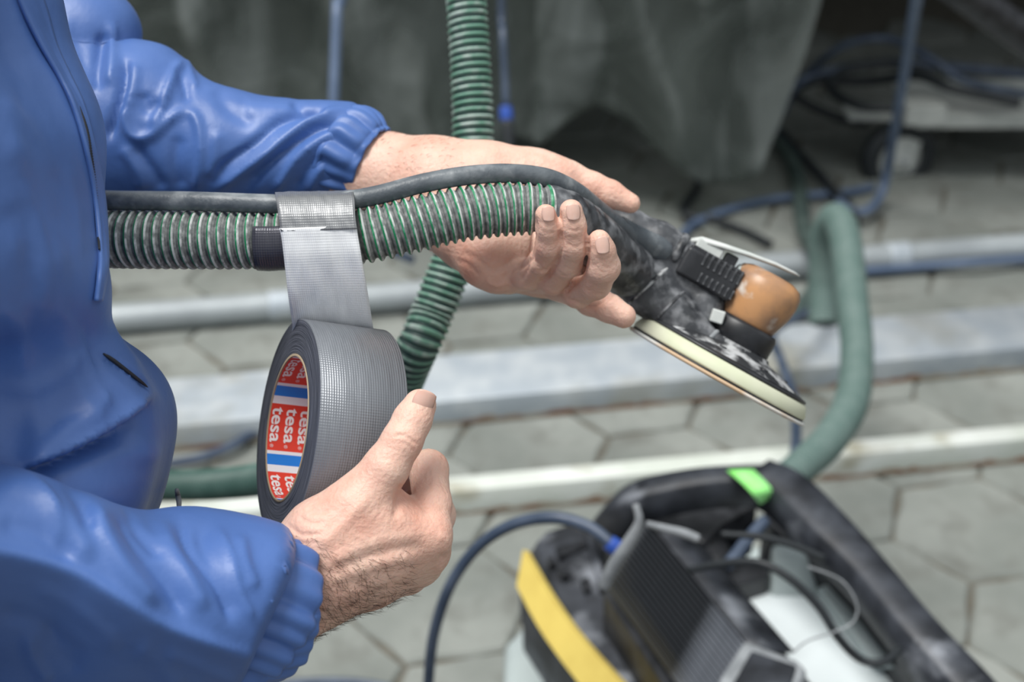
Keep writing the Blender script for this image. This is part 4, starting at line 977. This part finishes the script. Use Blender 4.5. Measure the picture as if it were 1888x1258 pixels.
# ---- clothing
def cloth(name, lo, hi, h, chains, feats, parent, k=.012, noise=.0, seed=1, cut=None):
    Fd = Field(lo, hi, h); f = Fd.new()
    for ch in chains:
        kk, fl = k, 1.0
        if isinstance(ch, tuple): ch, kk, fl = ch
        chain(Fd, f, ch, kk, fl)
    if cut is not None: f = cut(Fd, f)
    V, Q = surface_nets(f, Fd.lo, h); V = relax(V, Q, 4, .5); N = vnormals(V, Q)
    if noise:
        rs = np.random.default_rng(seed); D = np.zeros(len(V))
        for _ in range(14):
            kv = rs.normal(0, 1, 3); kv /= np.linalg.norm(kv); fr = rs.uniform(25, 90); D += np.sin(V@kv*fr+rs.uniform(0, 6))/fr
        V = V+N*(D*noise)[:, None]
    V = detail(V, N, feats); V = relax(V, Q, 1, .4)
    o = mk(name, c2w(V), Q, 'cloth', parent); return o, V, Q
#CP
def cutplane(px, py, D, nx, ny):
    c = pc(px, py, D)
    def go(Fd, f):
        X, Y, Z = np.meshgrid(*Fd.ax, indexing='ij'); k = D/F
        pl = ((X/Z*D-c[0])*nx-(Y/Z*D-c[1])*ny).astype(np.float32)
        return np.maximum(f, pl)
    return go
# jacket torso
tf_ = [('r', [(200, 590), (230, 640), (262, 672)], 9, 1.6), ('r', [(45, 862), (110, 800), (160, 770), (200, 720)], 14, 2.4), ('r', [(100, 560), (150, 640), (170, 700), (205, 770)], 9, 1.8), ('r', [(130, 560), (160, 610), (185, 680)], 9, -1.8), ('r', [(240, 770), (270, 760), (300, 790), (318, 850)], 10, 2.0), ('r', [(0, 180), (50, 230), (100, 330)], 14, 1.8), ('r', [(30, 330), (70, 420), (85, 520), (70, 600)], 12, 2.0), ('r', [(120, 300), (140, 380), (150, 470)], 10, 1.8), ('r', [(0, 60), (30, 130), (40, 220)], 12, -1.8), ('r', [(0, 560), (30, 620), (20, 700)], 14, 2.0),('s', [(40, 868), (90, 852), (150, 826), (205, 797), (250, 765), (292, 728)], 22, 18),
       ('r', [(25, 560), (35, 650), (60, 760), (70, 840)], 22, 2.4), ('r', [(115, 600), (125, 680), (165, 760), (190, 800)], 18, 2.6), ('r', [(160, 590), (185, 650), (240, 700), (280, 735)], 12, -2),
       ('r', [(0, 250), (60, 320), (110, 420), (120, 520)], 26, 2.5), ('r', [(90, 380), (120, 440), (140, 540), (135, 600)], 16, -2.2), ('r', [(0, 380), (50, 450), (60, 560)], 22, -2.2),
       ('r', [(20, 40), (60, 160), (115, 290), (150, 400)], 20, 2.0), ('r', [(0, 700), (40, 720), (100, 700), (150, 650)], 16, 2),
       ('r', [(190, 650), (215, 668), (245, 690), (275, 718)], 4, -3.2), ('r', [(188, 642), (216, 660), (248, 684), (282, 715), (305, 750)], 4, 1.4), ('r', [(310, 770), (322, 820), (322, 860)], 5, -1.0),
       ('r', [(100, 880), (180, 850), (260, 830), (320, 850)], 22, 2.5), ('r', [(220, 760), (270, 800), (290, 860)], 18, 2.0), ('r', [(40, 100), (20, 300), (40, 500)], 30, 2.5)]
lo, hi = lohi(-900, 420, -260, 1400, .40, .98)
jk, Vj, Qj = cloth('jacket', lo, hi, .0024, [
    ([(-530, -250, .60, 430), (-490, -50, .62, 440), (-422, 200, .63, 468), (-358, 440, .65, 490), (-365, 560, .67, 480)], .02, 1.35),
    ([(-420, 850, .70, 275), (28, 842, .70, 268)], .02, 1.3), ([(-420, 1150, .74, 300), (0, 1150, .76, 240)], .03, 1.3)], tf_, person, noise=.16, seed=4)
# zip placket along the front edge (thin standing flap, stitched) and the zip itself
def onfront(V, pts, back=.001, r=7):
    out = []
    for p in pts:
        d = None; q = p[0]
        while d is None and q > p[0]-120: d = front(V, q, p[1], r); q -= 4
        out.append((p[0], p[1], (d if d is not None else .66)+back)+tuple(p[3:]))
    return out
def flap(name, edge, width, thick, m, parent, twist=.0, n=80, ns=8):
    P = np.array([[*W(x, y, d)] for x, y, d in edge]); C, L = spline(P, n); T, N, B = frames(C); V = []
    wd = np.interp(np.linspace(0, 1, n), np.linspace(0, 1, len(width)), width)
    for i in range(n):
        back = -RT*.86+FW*.5; back -= T[i]*np.dot(back, T[i]); back /= np.linalg.norm(back); nn = np.cross(T[i], back)
        for j in range(ns):
            t = j/(ns-1); V.append(C[i]+back*wd[i]*t+nn*thick*math.sin(t*3.1)*1.0+nn*.0006*math.sin(i*.9)*(1-t))
    f = np.array([(i*ns+j, i*ns+j+1, (i+1)*ns+j+1, (i+1)*ns+j) for i in range(n-1) for j in range(ns-1)])
    o = mk(name, V, f, m, parent); so = o.modifiers.new('thick', 'SOLIDIFY'); so.thickness = .0012; so.offset = 0; return o
ED = [(72, -40, .625), (92, 30, .63), (118, 110, .635), (148, 200, .64), (172, 285, .645), (190, 370, .65), (198, 450, .655), (197, 500, .66), (188, 555, .665), (182, 575, .67)]
ED2 = [(66, -40), (86, 20), (102, 80), (128, 140), (152, 195), (172, 270), (190, 370), (197, 450), (196, 505), (187, 555)]
EL = [w_ for w_ in (46, 44, 30, 22, 18, 15, 13, 13, 12, 10)]
rows = []
for (x_, y_), w_ in zip(ED2, EL):
    a_ = onfront(Vj, [(x_-w_, y_)], -.0012)[0]; b_ = onfront(Vj, [(x_-3, y_)], -.0012)[0]; rows.append((x_-w_, y_, a_[2], x_+1, y_, b_[2]+.004))
pk = ribbon('placket', rows, 'cloth', jk, nu=10, nv=120, wob=.0008); pk.modifiers['thick'].thickness = .0022
zt_ = tube('zip', onfront(Vj, [(145, 195, .628, 2.5), (158, 235, .628, 4.0), (166, 280, .63, 4.2), (175, 350, .634, 4), (180, 420, .64, 3.6), (183, 460, .645, 2)], .0002), 'zip', jk, n=120, seg=10, rmod=lambda t: 1+.22*np.sin(t*2*math.pi*60))
# pocket slit welt, zip pull at the hem
tube('pocket_welt', onfront(Vj, [(190, 652, .642, 1.5), (205, 662, .640, 4), (235, 685, .640, 4), (262, 706, .645, 3), (272, 714, .65, 1)], .0006), 'zip', jk, n=30, seg=10)
zp = tube('zip_pull', onfront(Vj, [(326, 904, .70, 4), (328, 914, .70, 5), (330, 926, .70, 5), (330, 938, .70, 4)], -.001), 'mgrey', jk, n=14, seg=12)
# far sleeve
sf_ = [('r', [(338, 108), (318, 145), (300, 190), (278, 240)], 9, 3.2), ('r', [(345, 108), (352, 135), (362, 165)], 6, 2.0), ('r', [(325, 125), (340, 160), (345, 190)], 8, -2.6),
       ('r', [(228, 190), (232, 230), (250, 254), (280, 248), (315, 218), (345, 200)], 9, 3.0), ('r', [(345, 200), (364, 225), (370, 270), (366, 320), (362, 355)], 8, 2.8), ('r', [(262, 170), (272, 200), (300, 190)], 14, -2.6),
       ('r', [(330, 250), (325, 300), (335, 350)], 12, -2.4), ('r', [(640, 200), (590, 215), (540, 245), (490, 285), (440, 320), (395, 352)], 9, 4.0), ('r', [(630, 225), (580, 240), (530, 275), (490, 310), (450, 350)], 8, -4.2),
       ('r', [(625, 240), (585, 262), (550, 290), (520, 330), (505, 355)], 8, 3.4), ('r', [(600, 200), (520, 225), (470, 265), (420, 300), (385, 340)], 8, -3.4), ('r', [(600, 285), (570, 310), (545, 350)], 7, -2.6),
       ('r', [(595, 305), (580, 330), (570, 352)], 5, 2.2), ('r', [(540, 188), (560, 205), (600, 205)], 8, -2.6), ('r', [(450, 200), (500, 200), (545, 205)], 16, 1.6), ('r', [(231, 106), (228, 150), (214, 210), (198, 260)], 8, -5.0),
       ('r', [(250, 115), (245, 160), (235, 200)], 9, 2.0), ('r', [(205, 40), (208, 100), (202, 160)], 9, 3.0), ('r', [(190, 60), (180, 120), (178, 170)], 9, -3.2), ('r', [(120, 30), (130, 90), (155, 150), (185, 160)], 9, 2.5),
       ('r', [(400, 160), (420, 200), (470, 230)], 14, -1.8), ('r', [(250, 270), (290, 330), (300, 352)], 10, -2.6), ('r', [(225, 270), (255, 320), (262, 352)], 10, 2.4), ('r', [(400, 240), (395, 290), (385, 330)], 12, 1.6)]
lo, hi = lohi(-160, 740, -60, 470, .72, 1.02)
slv, Vsl, Qsl = cloth('sleeve', lo, hi, .0019, [
    [(100, 90, .885, 80), (150, 190, .88, 122), (205, 260, .88, 158), (300, 250, .875, 150), (400, 262, .87, 126), (500, 278, .865, 103), (585, 275, .86, 88), (628, 272, .857, 84)],
    ([(60, 66, .88, 74), (166, 72, .875, 64), (176, 110, .875, 50)], .006, 1.2), [(-200, 90, .87, 170), (80, 170, .885, 130)]], sf_, jk, k=.006, noise=.12, seed=9, cut=cutplane(630, 285, .858, .95, .31))
tag(slv, 'far sleeve behind the ribbed hose')
def cuff(name, stations, parent, gathers=26, amp=.0016, n=22, seg=160, seed=1):
    """gathered elastic cuff: rows (px,py,D,r_across px,r_depth px, lean px)"""
    P = np.array([[*W(a_, b_, d_), r1*d_/F, r2*d_/F, ln*d_/F] for a_, b_, d_, r1, r2, ln in stations]); C, L = spline(P, n); T = np.gradient(C[:, :3], axis=0); T /= np.linalg.norm(T, axis=1)[:, None]
    rs = np.random.default_rng(seed); ph = rs.uniform(0, 6.28, 6); V = []
    for i in range(n):
        t = i/(n-1); b = FW-T[i]*np.dot(FW, T[i]); b /= np.linalg.norm(b); a_ = np.cross(b, T[i]); a_ *= np.sign(np.dot(a_, UP)) or 1
        for j in range(seg):
            th = 2*math.pi*j/seg; env = math.sin(min(1, t*1.15)*math.pi)**.5 if t < .88 else .35
            g = (math.sin(th*gathers+1.5*math.sin(th*3+ph[0])+t*1.2)*.6+math.sin(th*gathers*.53+ph[1]+t*2)*.6)*amp*(env*.9+.25)
            ra = C[i, 3]+g; rb = C[i, 4]+g
            V.append(C[i, :3]+a_*ra*math.cos(th)+b*rb*math.sin(th)+T[i]*(C[i, 5]*math.cos(th)))
    V = np.array(V); f = [(i*seg+j, (i+1)*seg+j, (i+1)*seg+(j+1) % seg, i*seg+(j+1) % seg) for i in range(n-1) for j in range(seg)]
    o = mk(name, V, f, 'cloth', parent); fixn(o); so = o.modifiers.new('thick', 'SOLIDIFY'); so.thickness = .0014; so.offset = 0; return o
cuff('cuff', [(618, 280, .858, 84, 88, 20), (634, 284, .857, 91, 90, 20), (655, 294, .855, 86, 86, 14), (672, 302, .854, 78, 80, 8), (687, 308, .853, 74, 76, 4)], slv, gathers=18, seed=2)
# near sleeve
ns_ = [('d', [(-120, 1010), (-20, 1020), (60, 1036), (140, 1062), (210, 1102), (285, 1150), (370, 1184), (450, 1212), (500, 1222)], 9, 1.7), ('r', [(-120, 1006), (-20, 1012), (60, 1030), (140, 1056), (210, 1096), (285, 1144), (370, 1178), (450, 1206), (500, 1215)], 11, 2.2),
       ('r', [(40, 860), (90, 930), (110, 1010)], 10, 2.2), ('r', [(230, 930), (262, 985), (300, 1030)], 8, -2.6), ('r', [(330, 945), (345, 1010), (400, 1080), (430, 1150)], 9, -2.4), ('r', [(400, 970), (425, 1030), (440, 1090), (470, 1150)], 8, 2.2), ('r', [(60, 1080), (150, 1130), (220, 1200)], 16, 2.5), ('r', [(300, 1200), (380, 1235), (440, 1262)], 12, 2.5), ('r', [(0, 1130), (80, 1150), (160, 1220)], 14, -2.5), ('r', [(0, 880), (60, 900), (120, 960), (170, 1040)], 22, 3.0), ('r', [(175, 925), (190, 980), (230, 1050), (290, 1120)], 18, 3.5), ('r', [(215, 935), (250, 1000), (310, 1080), (340, 1140)], 14, -3.2),
       ('r', [(290, 930), (310, 1000), (350, 1070), (380, 1130)], 16, 3.2), ('r', [(370, 960), (380, 1020), (420, 1090), (440, 1140)], 16, -2.4), ('r', [(440, 985), (450, 1040), (470, 1090)], 13, 2.4),
       ('r', [(120, 890), (150, 930), (170, 980)], 12, -2.5), ('r', [(0, 960), (80, 985), (140, 1030)], 18, -2.0), ('r', [(50, 1170), (60, 1210), (90, 1258)], 12, 2.6), ('r', [(90, 1150), (110, 1200), (150, 1240)], 14, -2.0), ('r', [(250, 1190), (300, 1230), (330, 1270)], 20, 2.5)]
lo, hi = lohi(-520, 640, 720, 1440, .44, .80)
nsl, Vn, Qn = cloth('sleeve', lo, hi, .0019, [
    [(-480, 1000, .57, 220), (-250, 1060, .585, 230), (-40, 1085, .60, 222), (150, 1112, .62, 202), (320, 1130, .64, 182), (420, 1135, .655, 158), (470, 1132, .665, 140), (560, 1130, .67, 128)]], ns_, jk, k=.006, noise=.14, seed=12, cut=cutplane(482, 1130, .665, .963, .27))
tag(nsl, 'near sleeve across the lower left')
cuff('cuff', [(468, 1128, .665, 134, 128, 26), (484, 1132, .665, 138, 130, 26), (500, 1136, .668, 128, 122, 22), (514, 1138, .67, 116, 112, 16), (524, 1138, .672, 110, 104, 10)], nsl, gathers=20, amp=.0018, seed=5)
# trousers and boots below the frame so that the figure stands
hip = W(-320, 1150, .74)
lg = []
for s_ in (-1, 1):
    x0, y0 = hip[0], hip[1]+.10*s_
    C = np.array([(x0, y0, hip[2]), (x0+.02, y0+.02*s_, .62), (x0+.03, y0+.03*s_, .48), (x0-.01, y0+.03*s_, .25), (x0-.02, y0+.03*s_, .09)])
    P, _ = spline(np.hstack([C, np.array([[.115], [.10], [.078], [.07], [.075]])]), 24); V, f = tube_arrays(P, P[:, 3], 24)
    mk('trouser_leg', V, f, 'cloth', person)
    bo = [(x0-.09, y0+.03*s_, .05, .045), (x0-.02, y0+.03*s_, .055, .055), (x0+.08, y0+.03*s_, .045, .046), (x0+.16, y0+.03*s_, .038, .038)]
    P, _ = spline(np.array(bo), 16); V, f = tube_arrays(P, P[:, 3], 20); V[:, 2] = np.maximum(V[:, 2], .0); mk('boot', V, f, 'darkrub', person)
